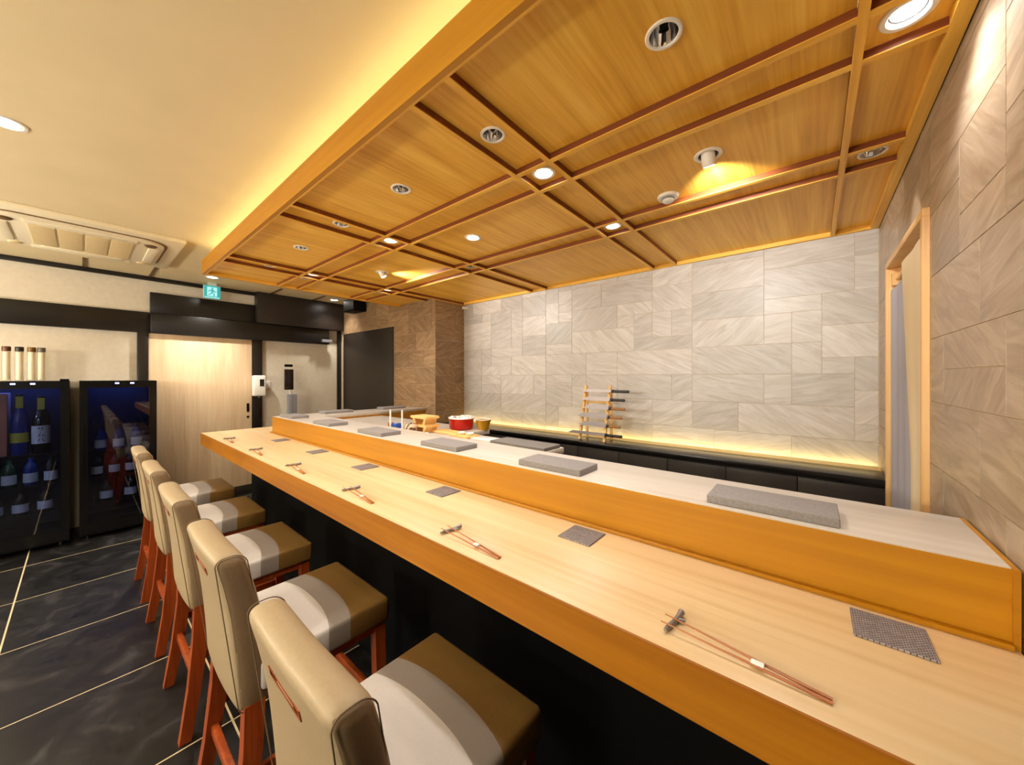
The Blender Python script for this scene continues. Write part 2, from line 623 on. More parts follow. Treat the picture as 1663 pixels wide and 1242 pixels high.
# stone tiles
def ashlar(w, h, cw, ch, rnd):
    nx, nz = int(math.ceil(w / cw)), int(math.ceil(h / ch))
    occ = [[False] * nz for _ in range(nx)]
    out = []
    for j in range(nz):
        for i in range(nx):
            if occ[i][j]:
                continue
            c = rnd.choice([(3, 2), (3, 2), (2, 2), (4, 2), (1, 2), (3, 1), (2, 1), (4, 2), (2, 2)])
            a = 1
            while a < c[0] and i + a < nx and not occ[i + a][j]:
                a += 1
            bb = c[1]
            if j + bb > nz or any(occ[i + k][j + 1] for k in range(a) if bb > 1):
                bb = 1
            for k in range(a):
                for q in range(bb):
                    occ[i + k][j + q] = True
            out.append((i * cw, j * ch, min((i + a) * cw, w), min((j + bb) * ch, h)))
    return out


tile_cache = {}


def stone_tiles(parent, rects, place, plane, mat):
    """rects in wall coordinates; place(u, v) -> world centre; plane 'y-' faces -Y, 'x-' faces -X, 'x+' faces +X"""
    for (u0, v0, u1, v1) in rects:
        if u1 - u0 < 0.012 or v1 - v0 < 0.012:
            continue
        hw, hh = (u1 - u0) / 2 - 0.0008, (v1 - v0) / 2 - 0.0008
        key = (plane, mat, round(hw, 4), round(hh, 4))
        if key not in tile_cache:
            d, cmf = 0.0025, 0.0008
            q = [(-hw, -hh, 0), (hw, -hh, 0), (hw, hh, 0), (-hw, hh, 0)]
            t = [(-hw + cmf, -hh + cmf, d), (hw - cmf, -hh + cmf, d), (hw - cmf, hh - cmf, d), (-hw + cmf, hh - cmf, d)]
            if plane == 'y-':
                f = lambda p: (p[0], -p[2], p[1])
            elif plane == 'x-':
                f = lambda p: (-p[2], -p[0], p[1])
            else:
                f = lambda p: (p[2], p[0], p[1])
            me_o = MB().hexa([f(p) for p in q], [f(p) for p in t]).obj('tile', mat)
            tile_cache[key] = me_o.data
            o = me_o
        else:
            o = D.objects.new('tile', tile_cache[key])
            COL.objects.link(o)
        o.location = place((u0 + u1) / 2, (v0 + v1) / 2)
        o.parent = parent


def minus(rects, hole):
    out = []
    a0, b0, a1, b1 = hole
    for (u0, v0, u1, v1) in rects:
        if u1 <= a0 or u0 >= a1 or v1 <= b0 or v0 >= b1:
            out.append((u0, v0, u1, v1))
            continue
        if u0 < a0:
            out.append((u0, v0, a0, v1))
        if u1 > a1:
            out.append((a1, v0, u1, v1))
        if v1 > b1:
            out.append((max(u0, a0), b1, min(u1, a1), v1))
        if v0 < b0:
            out.append((max(u0, a0), v0, min(u1, a1), b0))
    return out


Z0 = 0.905
rr = random.Random(3)
rects = ashlar(XR - XC, 2.42 - Z0, 0.152, 0.1025, rr)
stone_tiles(wb, rects, lambda u, v: (XC + u, YB + 0.004, Z0 + v), 'y-', 'stone_back')
rects = ashlar(YB - 0.9, 2.55 - 0.60, 0.152, 0.1025, rr)
hole = (YB - DY1 - 0.03, -1.0, YB - DY0 + 0.03, DZ + 0.03 - 0.60)
stone_tiles(wr, minus(rects, hole), lambda u, v: (XR + 0.004, YB - u, 0.60 + v), 'x-', 'stone_right')
rects = ashlar(XC - XL, ZC - 1.0, 0.152, 0.1025, rr)
hole = (-0.1, -0.2, -4.144 - XL, 2.155 - 1.0)
stone_tiles(ws, minus(rects, hole), lambda u, v: (XL + u, YS + 0.004, 1.0 + v), 'y-', 'stone_side')
rects = ashlar(YB - YS, 2.42 - 0.9, 0.152, 0.1025, rr)
stone_tiles(ws, rects, lambda u, v: (XC - 0.004, YS + u, 0.9 + v), 'x+', 'stone_side_x')

# left wall: bands, posts, sliding door
struct(MB().box(XL, YF, 1.985, XL + 0.05, 0.49, 2.21).box(XL, 0.49, 1.985, XL + 0.085, 2.39, 2.205).obj('trim_1', 'black_paint', bev=0.004))
struct(MB().box(XL, 0.49, 2.21, XL + 0.055, 1.467, 2.436).obj('trim_2', 'black_paint', bev=0.003))
struct(MB().box(XL, 1.467, 2.205, XL + 0.13, YS, 2.606).obj('trim_3', 'brown_black', bev=0.004))
struct(MB().box(XL, YF, 2.565, XL + 0.03, 1.467, 2.609).obj('trim_4', 'black_paint', bev=0.003))
struct(MB().box(XL, 0.391, 0, XL + 0.05, 0.476, 1.985).obj('trim_5', 'black_paint', bev=0.003))
struct(MB().box(XL, 1.433, 0, XL + 0.05, 1.543, 1.985).obj('trim_6', 'black_paint', bev=0.003))
struct(MB().box(XL, 2.535, 0, XL + 0.04, YS, 2.205).obj('trim_7', 'black_paint', bev=0.003))
struct(MB().box(XL, 0.476, 0, XL + 0.045, 1.433, 0.108).obj('trim_8', 'brown_black', bev=0.003))
dr = struct(MB().box(XL + 0.004, 0.478, 0.11, XL + 0.036, 1.431, 1.983).obj('door_1', 'door_wood', bev=0.003))
MB().rbox((XL + 0.038, 1.388, 1.105), (0.006, 0.014, 0.055), 0.005).obj('handle', 'black_matte', dr)
MB().rbox((XL + 0.038, 1.388, 0.985), (0.006, 0.013, 0.013), 0.005).obj('lock', 'black_matte', dr)
# dark door on the side wall
d2 = struct(MB().box(XL + 0.13, YS - 0.012, 0, -4.15, YS + 0.004, 2.15).obj('door_2', 'brown_black', bev=0.003))
# door closer on the pale panel
o = thing('door_closer', 'small black door closer under the dark box at the wall corner', 'door closer', (XL, 2.36, 2.03))
MB().rbox((XL + 0.115, 2.34, 2.03), (0.03, 0.07, 0.022), 0.008).obj('body', 'grey_plastic', o)
MB().box(XL + 0.08, 2.20, 2.005, XL + 0.12, 2.42, 2.010).obj('arm', 'black_paint', o)

# plaster ceiling slots near the left wall
for i, (y, x0, x1) in enumerate([(0.022, -5.62, -5.20), (0.49, -5.62, -5.11), (1.62, -5.52, -5.12), (2.14, -5.52, -5.13)]):
    struct(MB().box(x0, y - 0.012, ZC - 0.008, x1, y + 0.012, ZC + 0.002).obj('trim_%d' % (9 + i), 'slot_dark'))

# ------------------------------------------------------------------ wood canopy with coffers
CX0, CX1, CY0, CY1 = -4.02, XR - 0.002, 0.665, YB - 0.002
can = thing('ceiling_canopy', 'honey oak ceiling canopy with coffered panels hung above the counter', 'canopy', (CX0, CY0, ZK))
PZ = ZK + 0.027   # panel underside
BX = [-3.46, -3.29, -2.245, -2.06, -1.005, -0.83, 0.095]
BY = [1.232, 1.408, 1.958, 2.14]
bw = 0.011
fx0, fx1, fy0, fy1 = CX0 + 0.028, CX1 - 0.035, CY0 + 0.028, CY1 - 0.022
# frame
YCUT = YS - 0.002
mb = MB()
mb.box(CX0 + 0.02, CY0 + 0.02, ZK, CX1, fy0, PZ + 0.012)
mb.obj('frame_rail', 'canopy_wood_x', can)
MB().box(CX0 + 0.02, fy0, ZK, fx0, YCUT, PZ + 0.012).obj('frame_rail', 'canopy_wood', can)
MB().box(fx1, fy0, ZK, CX1, CY1, PZ + 0.012).obj('frame_rail', 'canopy_wood', can)
MB().box(XC + 0.004, fy1, ZK, fx1, CY1, PZ + 0.012).obj('frame_rail', 'canopy_wood_x', can)
MB().box(CX0, CY0, ZK, CX1, CY0 + 0.02, 2.50).obj('fascia', 'shaded_front_wood', can)  # darker tone stands for the fascia getting less light
MB().box(CX0, CY0 + 0.02, ZK, CX0 + 0.02, YCUT, 2.50).obj('fascia', 'shaded_front_wood', can)
MB().box(CX0 + 0.02, CY0 + 0.02, 2.472, CX1, YCUT, 2.50).box(XC + 0.006, YCUT, 2.472, CX1, CY1, 2.50).obj('top_board', 'plaster', can)
# battens: shade on their sides is put into a dark core colour
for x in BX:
    bt = MB().box(x - bw + 0.0008, fy0, ZK + 0.0035, x + bw - 0.0008, (YCUT if x < XC else fy1), PZ + 0.002).obj('batten', 'batten_shade_wood', can)
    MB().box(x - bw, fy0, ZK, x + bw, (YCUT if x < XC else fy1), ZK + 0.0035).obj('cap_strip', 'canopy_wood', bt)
xe = [fx0] + BX + [fx1]
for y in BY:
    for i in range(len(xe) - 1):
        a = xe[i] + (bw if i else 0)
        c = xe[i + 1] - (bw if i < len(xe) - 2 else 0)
        bt = MB().box(a, y - bw + 0.0008, ZK + 0.0040, c, y + bw - 0.0008, PZ + 0.002).obj('batten', 'batten_shade_wood', can)
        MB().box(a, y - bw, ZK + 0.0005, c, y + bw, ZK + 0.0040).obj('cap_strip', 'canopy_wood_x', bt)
# lamps: (x, y, kind)
LAMPS = [(-0.303, 0.99, 'dark'), (-0.92, 0.99, 'dark'), (-1.525, 0.99, 'dark'), (-2.145, 0.99, 'dark'), (-2.755, 0.99, 'dark'), (-3.385, 0.99, 'dark'),
         (-0.918, 1.318, 'lit'), (-0.920, 2.045, 'lit'), (-2.150, 1.318, 'lit'), (-2.152, 2.050, 'dark'), (-1.695, 1.633, 'lit'),
         (-3.375, 1.318, 'lit'), (-3.56, 1.318, 'dark'), (-3.375, 2.045, 'lit'), (-3.57, 2.045, 'dark'),
         (-0.328, 1.642, 'drop'), (-2.866, 1.672, 'drop'), (0.185, 2.048, 'dark'), (0.182, 1.320, 'lit')]
HR = {'dark': 0.039, 'lit': 0.041, 'drop': 0.040}
ye = [fy0] + BY + [fy1]


def plate(x0, y0, x1, y1, z, hole=None):
    mb = MB()
    if not hole:
        return mb.box(x0, y0, z, x1, y1, z + 0.01)
    hx, hy, r = hole
    n = 32
    ang = sorted(set([2 * PI * k / n for k in range(n)] + [math.atan2(b - hy, a - hx) % (2 * PI) for a in (x0, x1) for b in (y0, y1)]))
    vs = []
    for t in ang:
        c, s = math.cos(t), math.sin(t)
        k = 1e9
        if c > 1e-9:
            k = min(k, (x1 - hx) / c)
        if c < -1e-9:
            k = min(k, (x0 - hx) / c)
        if s > 1e-9:
            k = min(k, (y1 - hy) / s)
        if s < -1e-9:
            k = min(k, (y0 - hy) / s)
        vs += [(hx + r * c, hy + r * s, z), (hx + k * c, hy + k * s, z), (hx + r * c, hy + r * s, z + 0.01)]
    m2 = len(ang)
    fs = []
    for i in range(m2):
        j = (i + 1) % m2
        fs.append((3 * i, 3 * i + 1, 3 * j + 1, 3 * j))
        fs.append((3 * i + 2, 3 * i, 3 * j, 3 * j + 2))
    return mb.add(vs, fs)


for i in range(len(xe) - 1):
    for j in range(len(ye) - 1):
        x0 = xe[i] + (bw if i else 0)
        x1 = xe[i + 1] - (bw if i < len(xe) - 2 else 0)
        y0 = ye[j] + (bw if j else 0)
        y1 = ye[j + 1] - (bw if j < len(ye) - 2 else 0)
        if x1 < XC + 0.02 and y1 > YCUT:
            y1 = YCUT
        h = [(l[0], l[1], HR[l[2]]) for l in LAMPS if x0 < l[0] < x1 and y0 < l[1] < y1]
        cx, cy = (x0 + x1) / 2, (y0 + y1) / 2
        o = plate(x0, y0, x1, y1, PZ, h[0] if h else None).obj('panel', 'canopy_wood', can)
MB().box(CX0 + 0.10, CY0 + 0.05, 2.501, CX1 - 0.05, CY0 + 0.075, 2.512).obj('led_strip', 'cove_led', can)
MB().box(CX0 + 0.05, CY0 + 0.10, 2.501, CX0 + 0.075, YCUT - 0.05, 2.512).obj('led_strip', 'cove_led', can)

# lamp fixtures
def ring(mb, x, y, z, ri, ro, h):
    return mb.lathe([(ri, z + 0.002), (ri, z - h * 0.6), (ri + 0.002, z - h), (ro - 0.003, z - h), (ro, z - h * 0.4), (ro, z + 0.0)], (x, y, 0), 36)


def dark_lamp(x, y, label):
    t = thing('downlight', label, 'downlight', (x, y, PZ), 'recessed downlights in the canopy')
    ring(MB(), x, y, PZ, 0.036, 0.047, 0.004).obj('trim_ring', 'white_trim', t, smooth=True)
    MB().lathe([(0.0365, PZ - 0.002), (0.034, PZ + 0.014), (0.026, PZ + 0.032), (0.014, PZ + 0.044), (0.0002, PZ + 0.048)], (x, y, 0), 28).obj('reflector', 'chrome', t, smooth=True)
    MB().lathe([(0.0002, PZ + 0.022), (0.010, PZ + 0.022), (0.012, PZ + 0.030), (0.012, PZ + 0.0475)], (x, y, 0), 16).obj('lamp_cup', 'black_matte', t, smooth=True)
    return t


def lit_lamp(x, y, z, label, group, mat='lamp_glow', r=0.041):
    t = thing('downlight', label, 'downlight', (x, y, z), group)
    ring(MB(), x, y, z, r - 0.003, r + 0.012, 0.005).obj('trim_ring', 'white_trim', t, smooth=True)
    MB().lathe([(r - 0.0028, z - 0.002), (r - 0.006, z + 0.006), (r - 0.011, z + 0.007)], (x, y, 0), 32).obj('baffle', 'grey_plastic', t, smooth=True)
    MB().disc((x, y, z + 0.0062 if z < 2.5 else z - 0.0008), r - 0.010, 32).obj('lens', mat, t)
    return t


def drop_lamp(x, y, label, tgt):
    t = thing('adjustable_spotlight', label, 'spotlight', (x, y, PZ), 'adjustable spotlights aimed at the stone wall')
    ring(MB(), x, y, PZ, 0.037, 0.052, 0.006).obj('trim_ring', 'white_trim', t, smooth=True)
    dirv = (Vector(tgt) - Vector((x, y, PZ - 0.02))).normalized()
    top = Vector((x, y, PZ + 0.01)) - dirv * 0.012
    end = Vector((x, y, PZ - 0.034)) + dirv * 0.018
    ax = (end - top).normalized()
    pts = [top, top + ax * 0.02, top + ax * (end - top).length * 0.8, end]
    MB().tube(pts, [0.024, 0.0255, 0.0255, 0.0235], 24).obj('head', 'white_trim', t, smooth=True)
    MB().tube([end - ax * 0.001, end + ax * 0.0015], [0.019, 0.019], 24).obj('lens', 'lamp_glow', t)
    MB().lathe([(0.0368, PZ), (0.034, PZ + 0.03), (0.0002, PZ + 0.034)], (x, y, 0), 28).obj('housing', 'grey_plastic', t, smooth=True)
    return end + ax * 0.012


ORD = ['nearest', 'second nearest', 'third', 'fourth', 'fifth', 'farthest']
nrow = 0
spare = {(-2.152, 2.050): 'unlit recessed downlight in the coffer crossing left of centre, nearer the stone wall',
         (-3.56, 1.318): 'small unlit downlight just left of the lit far-left crossing lamp, front pair of battens',
         (-3.57, 2.045): 'small unlit downlight beside the far-left crossing lamp nearest the pillar',
         (0.185, 2.048): 'recessed chrome downlight in the narrow strip along the right wall, above the doorway'}
litlab = {(-0.918, 1.318): 'lit round downlight in the nearest coffer crossing, toward the stools',
          (-0.920, 2.045): 'lit round downlight in the nearest coffer crossing, toward the stone wall',
          (-2.150, 1.318): 'lit round downlight in the middle coffer crossing of the wood canopy',
          (-1.695, 1.633): 'lit round downlight alone in the centre of a large square coffer panel',
          (-3.375, 1.318): 'lit round downlight in the far-left coffer crossing, front pair of battens',
          (-3.375, 2.045): 'lit round downlight in the far-left coffer crossing nearest the pillar',
          (0.182, 1.320): 'large-looking bright downlight in the strip along the right wall, top right of photo'}
for (x, y, k) in LAMPS:
    if k == 'dark':
        if y < 1.1:
            dark_lamp(x, y, 'chrome downlight above the stools side of the counter, %s of six in a row' % ORD[nrow])
            nrow += 1
            spot('counter_lamp', (x, y, PZ - 0.008), (x, y - 0.02, 0.9), P_COUNTER, 96, 0.7)
        else:
            dark_lamp(x, y, spare[(x, y)])
            if x > 0:
                spot('wall_lamp', (x, y, PZ - 0.008), (x + 0.03, y, 0.9), P_RIGHT * 0.35, 60, 0.4, NEUT, 0.012)
    elif k == 'lit':
        lit_lamp(x, y, PZ, litlab[(x, y)], 'lit downlights in the canopy')
        p = P_RIGHT if x > 0 else P_CROSS
        spot('canopy_lamp', (x, y, PZ - 0.008), (x, y, 0), p, 120, 0.8, NEUT)
    else:
        tg = (-0.30, YB, 2.0) if x > -1 else (-2.15, YB, 2.0)
        lb = 'white swivel spotlight dropped from the canopy, near the smoke detector' if x > -1 else 'far white swivel spotlight dropped from the canopy, left part near the pillar'
        e = drop_lamp(x, y, lb, tg)
        spot('wall_lamp', e, tg, P_WALL, 100, 0.9, (1.0, 0.95, 0.90), 0.02)

# smoke detector
t = thing('smoke_detector', 'white smoke detector on a canopy batten beside the near swivel spotlight', 'smoke detector', (-0.557, 1.888, PZ))
MB().lathe([(0.0002, PZ - 0.034), (0.018, PZ - 0.034), (0.026, PZ - 0.028), (0.028, PZ - 0.020)], (-0.557, 1.888, 0), 28).obj('sensor_cap', 'white_plastic', t, smooth=True)
MB().lathe([(0.028, PZ - 0.021), (0.031, PZ - 0.020), (0.031, PZ - 0.014), (0.028, PZ - 0.014)], (-0.557, 1.888, 0), 28).obj('vent_slot', 'grey_plastic', t, smooth=True)
MB().lathe([(0.028, PZ - 0.0145), (0.046, PZ - 0.013), (0.050, PZ - 0.006), (0.050, PZ)], (-0.557, 1.888, 0), 28).obj('base', 'white_plastic', t, smooth=True)
# camera in the far corner
t = thing('security_camera', 'tiny white camera in the top corner where pillar meets back wall', 'camera', (XC + 0.06, YB - 0.03, 2.33))
MB().box(XC + 0.035, YB - 0.006, 2.325, XC + 0.085, YB, 2.365).obj('bracket', 'white_plastic', t)
MB().rbox((XC + 0.06, YB - 0.04, 2.335), (0.02, 0.035, 0.016), 0.008).obj('body', 'white_plastic', t, smooth=True)

# lamps in the plaster ceiling; the last four are unseen, added as fill
room = [(-5.13, 0.94, 'lit round downlight in the plaster ceiling above the green exit sign'),
        (-5.30, 2.345, 'small lit downlight in the ceiling in front of the black box over the corner'),
        (-2.70, -0.21, 'lit downlight in the plaster ceiling at the left edge of the photo'),
        (-0.95, -0.21, 'added fill downlight in the plaster ceiling right behind the camera'),
        (-0.95, -1.5, 'added fill downlight in the plaster ceiling over the aisle, near end'),
        (-2.70, -1.5, 'added fill downlight in the plaster ceiling over the aisle, middle'),
        (-4.45, -1.5, 'added fill downlight in the plaster ceiling over the aisle, by the fridges')]
for (x, y, lb) in room:
    lit_lamp(x, y, ZC, lb, 'downlights in the plaster ceiling', 'lamp_glow', 0.050)
    spot('room_lamp', (x, y, ZC - 0.012), (x, y, 0), (88.0 if x > -5.2 else 26.0) if y > 0 else P_ROOM * (0.75 if x > -1 else 1.0), 112 if y > 0 else 150, 0.9, WARM, 0.05)

# unseen sconces added behind the camera as fill for canopy and ceiling
for i, x in enumerate((-4.6, -2.7, -0.8)):
    t = thing('fill_sconce', 'added frosted round fill sconce behind the camera, %s one' % ('far', 'middle', 'near')[i], 'fill lamp', (x, YF, 1.75), 'added fill sconces behind the camera')
    MB().lathe([(0.0002, 0.001), (0.055, 0.001), (0.055, 0.018), (0.02, 0.022), (0.018, 0.06)], (x, YF, 1.75), 24, axis=1).obj('wall_plate', 'steel', t, smooth=True)
    MB().lathe([(0.075, -0.11), (0.085, -0.10), (0.085, 0.10), (0.075, 0.11)], (x, YF + 0.14, 1.75), 28).obj('shade', 'fill_glow', t, smooth=True)
    l = D.lights.new('sconce_fill', 'POINT')
    l.energy = P_FILL
    l.color = WARM
    l.shadow_soft_size = 0.09
    o = D.objects.new('sconce_fill', l)
    COL.objects.link(o)
    o.location = (x, YF + 0.36, 1.75)

# ------------------------------------------------------------------ air conditioner cassette
t = thing('air_conditioner', 'cream ceiling cassette air conditioner with grille and rounded corner outlets', 'air conditioner', (-4.44, 0.02, ZC))
ax0, ax1, ay0, ay1 = -4.97, -3.91, -0.52, 0.555
MB().rbox(((ax0 + ax1) / 2, (ay0 + ay1) / 2, ZC - 0.012), ((ax1 - ax0) / 2, (ay1 - ay0) / 2, 0.018), 0.010, 2).obj('panel', 'ac_white', t, smooth=True)
acx, acy = (ax0 + ax1) / 2, (ay0 + ay1) / 2


def rrect(cx, cy, hx, hy, r, n=8):
    pts = []
    for (sx, sy, a0) in ((1, 1, 0), (-1, 1, 90), (-1, -1, 180), (1, -1, 270)):
        for k in range(n + 1):
            a = R(a0 + 90.0 * k / n)
            pts.append((cx + sx * (hx - r) + r * math.cos(a), cy + sy * (hy - r) + r * math.sin(a)))
    return pts


def band(outer, inner, z0, z1):
    n = len(outer)
    vs = [(p[0], p[1], z0) for p in outer] + [(p[0], p[1], z0) for p in inner] + [(p[0], p[1], z1) for p in outer] + [(p[0], p[1], z1) for p in inner]
    fs = []
    for i in range(n):
        j = (i + 1) % n
        fs += [(i, j, n + j, n + i), (2 * n + i, 3 * n + i, 3 * n + j, 2 * n + j), (i, 2 * n + i, 2 * n + j, j), (n + i, n + j, 3 * n + j, 3 * n + i)]
    return MB().add(vs, fs)


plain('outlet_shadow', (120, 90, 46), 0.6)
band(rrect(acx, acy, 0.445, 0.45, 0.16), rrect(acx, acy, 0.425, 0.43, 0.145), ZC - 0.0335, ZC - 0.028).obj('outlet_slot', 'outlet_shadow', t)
pts = rrect(acx, acy, 0.424, 0.429, 0.144)
mb = MB()
n = len(pts)
vs = [(p[0], p[1], ZC - 0.028) for p in pts] + [(p[0], p[1], ZC - 0.048) for p in pts] + [((p[0] - acx) * 0.96 + acx, (p[1] - acy) * 0.96 + acy, ZC - 0.054) for p in pts]
fs = [(i, (i + 1) % n, n + (i + 1) % n, n + i) for i in range(n)] + [(n + i, n + (i + 1) % n, 2 * n + (i + 1) % n, 2 * n + i) for i in range(n)] + [tuple(reversed(range(2 * n, 3 * n)))]
mb.add(vs, fs).obj('body', 'ac_white', t, smooth=True)
# louvre flaps on the four sides
for sx in (-1, 1):
    MB().rbox((acx + sx * 0.365, acy, ZC - 0.056), (0.036, 0.27, 0.006), 0.004).obj('louvre', 'ac_white', t, smooth=True)
for sy in (-1, 1):
    MB().rbox((acx, acy + sy * 0.37, ZC - 0.056), (0.25, 0.030, 0.006), 0.004).obj('louvre', 'ac_white', t, smooth=True)
for sx in (-1, 1):
    for sy in (-1, 1):
        MB().lathe([(0.0002, -0.066), (0.030, -0.064), (0.040, -0.054)], (acx + sx * 0.335, acy + sy * 0.345, ZC), 20).obj('corner_cap', 'slot_dark' if sx > 0 else 'ac_grille', t, smooth=True)
# intake grille of four cells
gx0, gx1, gy0, gy1 = acx - 0.27, acx + 0.30, acy - 0.26, acy + 0.26
gm = MB()
for k in range(4):
    a = gy0 + (gy1 - gy0) * k / 4 + 0.006
    b2 = gy0 + (gy1 - gy0) * (k + 1) / 4 - 0.006
    gm = MB().rbox(((gx0 + gx1) / 2, (a + b2) / 2, ZC - 0.056), ((gx1 - gx0) / 2 - 0.004, (b2 - a) / 2, 0.005), 0.003)
    g = gm.obj('grille', 'ac_grille', t, smooth=True)
    s = MB()
    for q in range(1, 12):
        xx = gx0 + (gx1 - gx0) * q / 12
        s.box(xx - 0.003, a + 0.004, ZC - 0.0625, xx + 0.003, b2 - 0.004, ZC - 0.060)
    s.obj('grille_bars', 'ac_grille', g)
MB().rbox((acx - 0.30, acy, ZC - 0.06), (0.016, 0.22, 0.010), 0.007).obj('grille_lip', 'ac_white', t, smooth=True)

# ------------------------------------------------------------------ exit sign
t = thing('exit_sign', 'green and white running-man exit sign hung above the sliding door', 'exit sign', (-5.45, 0.994, ZC))
ey0, ey1, ez0, ez1 = 0.915, 1.074, 2.42, 2.577
MB().rbox((-5.45, (ey0 + ey1) / 2, (ez0 + ez1) / 2), (0.014, (ey1 - ey0) / 2, (ez1 - ez0) / 2), 0.004).obj('case', 'sign_frame', t, smooth=True)
MB().box(-5.462, 0.955, 2.574, -5.438, 1.035, ZC).obj('hanger', 'sign_frame', t)
pic = MB().box(-5.437, ey0 + 0.004, ez0 + 0.004, -5.4345, ey1 - 0.004, ez1 - 0.004).obj('face', 'exit_green', t)


def flat_poly(mb, pts, x, cy, cz, s):
    """pts in unit sign coordinates (y right, z up)"""
    n = len(pts)
    vs = [(x, cy + p[0] * s, cz + p[1] * s) for p in pts] + [(x + 0.001, cy + p[0] * s, cz + p[1] * s) for p in pts]
    fs = [tuple(range(n)), tuple(range(2 * n - 1, n - 1, -1))] + [(i, (i + 1) % n, n + (i + 1) % n, n + i) for i in range(n)]
    return mb.add(vs, fs)


mb = MB()
cy, cz, s = (ey0 + ey1) / 2, (ez0 + ez1) / 2, 0.075
for poly in ([(-0.62, -0.72), (-0.62, 0.78), (0.62, 0.78), (0.62, -0.72), (0.86, -0.72), (0.86, -0.88), (-0.86, -0.88), (-0.86, -0.72)],):
    flat_poly(mb, [(-0.62, -0.62), (-0.62, 0.80), (0.60, 0.80), (0.60, -0.62)], -5.4346, cy, cz, s)
    flat_poly(mb, [(-0.9, -0.88), (-0.9, -0.74), (0.9, -0.74), (0.9, -0.88)], -5.4346, cy, cz, s)
mb.obj('doorway_mark', 'exit_white', t)
mb = MB()
hd = [(0.02 + 0.13 * math.cos(2 * PI * k / 12), 0.58 + 0.13 * math.sin(2 * PI * k / 12)) for k in range(12)]
flat_poly(mb, hd, -5.4335, cy, cz, s)
for poly in ([(-0.10, 0.42), (0.14, 0.40), (0.12, -0.05), (-0.12, -0.02)],
             [(-0.10, 0.42), (-0.46, 0.22), (-0.50, 0.02), (-0.40, 0.02), (-0.34, 0.15), (-0.08, 0.24)],
             [(0.12, 0.40), (0.34, 0.14), (0.52, 0.20), (0.52, 0.10), (0.32, 0.00), (0.08, 0.24)],
             [(-0.12, -0.02), (0.02, -0.02), (-0.14, -0.34), (-0.46, -0.46), (-0.50, -0.34), (-0.26, -0.26)],
             [(0.0, -0.04), (0.12, -0.05), (0.34, -0.32), (0.26, -0.60), (0.14, -0.60), (0.18, -0.34)]):
    flat_poly(mb, poly, -5.4335, cy, cz, s)
mb.obj('running_figure', 'exit_green', t)

# ------------------------------------------------------------------ doorway on the right wall
fr = MB()
fr.box(XR - 0.016, DY0 - 0.028, 0, XR + 0.13, DY0, DZ)
fr.box(XR - 0.016, DY1, 0, XR + 0.13, DY1 + 0.028, DZ)
fr.box(XR - 0.016, DY0 - 0.028, DZ, XR + 0.13, DY1 + 0.028, DZ + 0.028)
d3 = struct(fr.obj('door_3', 'frame_wood', bev=0.002))
t = thing('door_curtain', 'grey and cream fabric curtain hanging in the right-hand doorway', 'curtain', (XR + 0.03, 2.24, 1.96))


def drape(y0, y1, z0, z1, amp, waves, x, lean, seed):
    mb = MB()
    nu, nv = 60, 14
    vs, fs = [], []
    rd = random.Random(seed)
    ph = rd.random() * 6
    for side in (0, 1):
        for j in range(nv + 1):
            v = j / nv
            for i in range(nu + 1):
                u = i / nu
                y = y0 + (y1 - lean * min(1.0, 1.6 * v) - y0) * u
                xx = x + amp * (0.4 + 0.6 * v) * math.sin(waves * 2 * PI * u + ph + 0.5 * v) + 0.4 * amp * math.sin(waves * 4.6 * u + ph)
                vs.append((xx + (0.003 if side else 0), y, z1 + (z0 - z1) * v))
    st = (nu + 1) * (nv + 1)
    for side in (0, 1):
        for j in range(nv):
            for i in range(nu):
                a = side * st + j * (nu + 1) + i
                q = (a, a + 1, a + nu + 2, a + nu + 1)
                fs.append(q if side else tuple(reversed(q)))
    return mb.add(vs, fs)


drape(1.95, 2.612, 0.70, 1.925, 0.004, 4.0, XR - 0.002, 0.0, 4).obj('grey_panel', 'curtain_grey', t, smooth=True)
drape(1.866, 2.24, 0.70, 1.985, 0.003, 1.5, XR - 0.010, 0.18, 5).obj('cream_panel', 'curtain_cream', t, smooth=True)
MB().tube([(XR + 0.022, DY0 + 0.002, 1.985), (XR + 0.022, DY1 - 0.002, 1.985)], 0.009, 12).obj('rod', 'frame_wood', t, smooth=True)
MB().rbox((XR + 0.024, DY1 - 0.018, 1.985), (0.022, 0.016, 0.032), 0.004).obj('rod_bracket', 'frame_wood', t)
spot('passage_lamp', (XR + 0.40, 1.6, 2.3), (XR + 0.15, 2.4, 1.7), 14, 160, 0.9, (0.85, 0.9, 1.0), 0.08)

# ------------------------------------------------------------------ counter
CE = -4.28
t = thing('sushi_counter', 'long pale wooden dining counter with a black base', 'counter', (-2.0, 0.9, 0))


def lprism(pts, z0, z1):
    n = len(pts)
    vs = [(p[0], p[1], z0) for p in pts] + [(p[0], p[1], z1) for p in pts]
    return MB().add(vs, [tuple(reversed(range(n))), tuple(range(n, 2 * n))] + [(i, (i + 1) % n, n + (i + 1) % n, n + i) for i in range(n)])


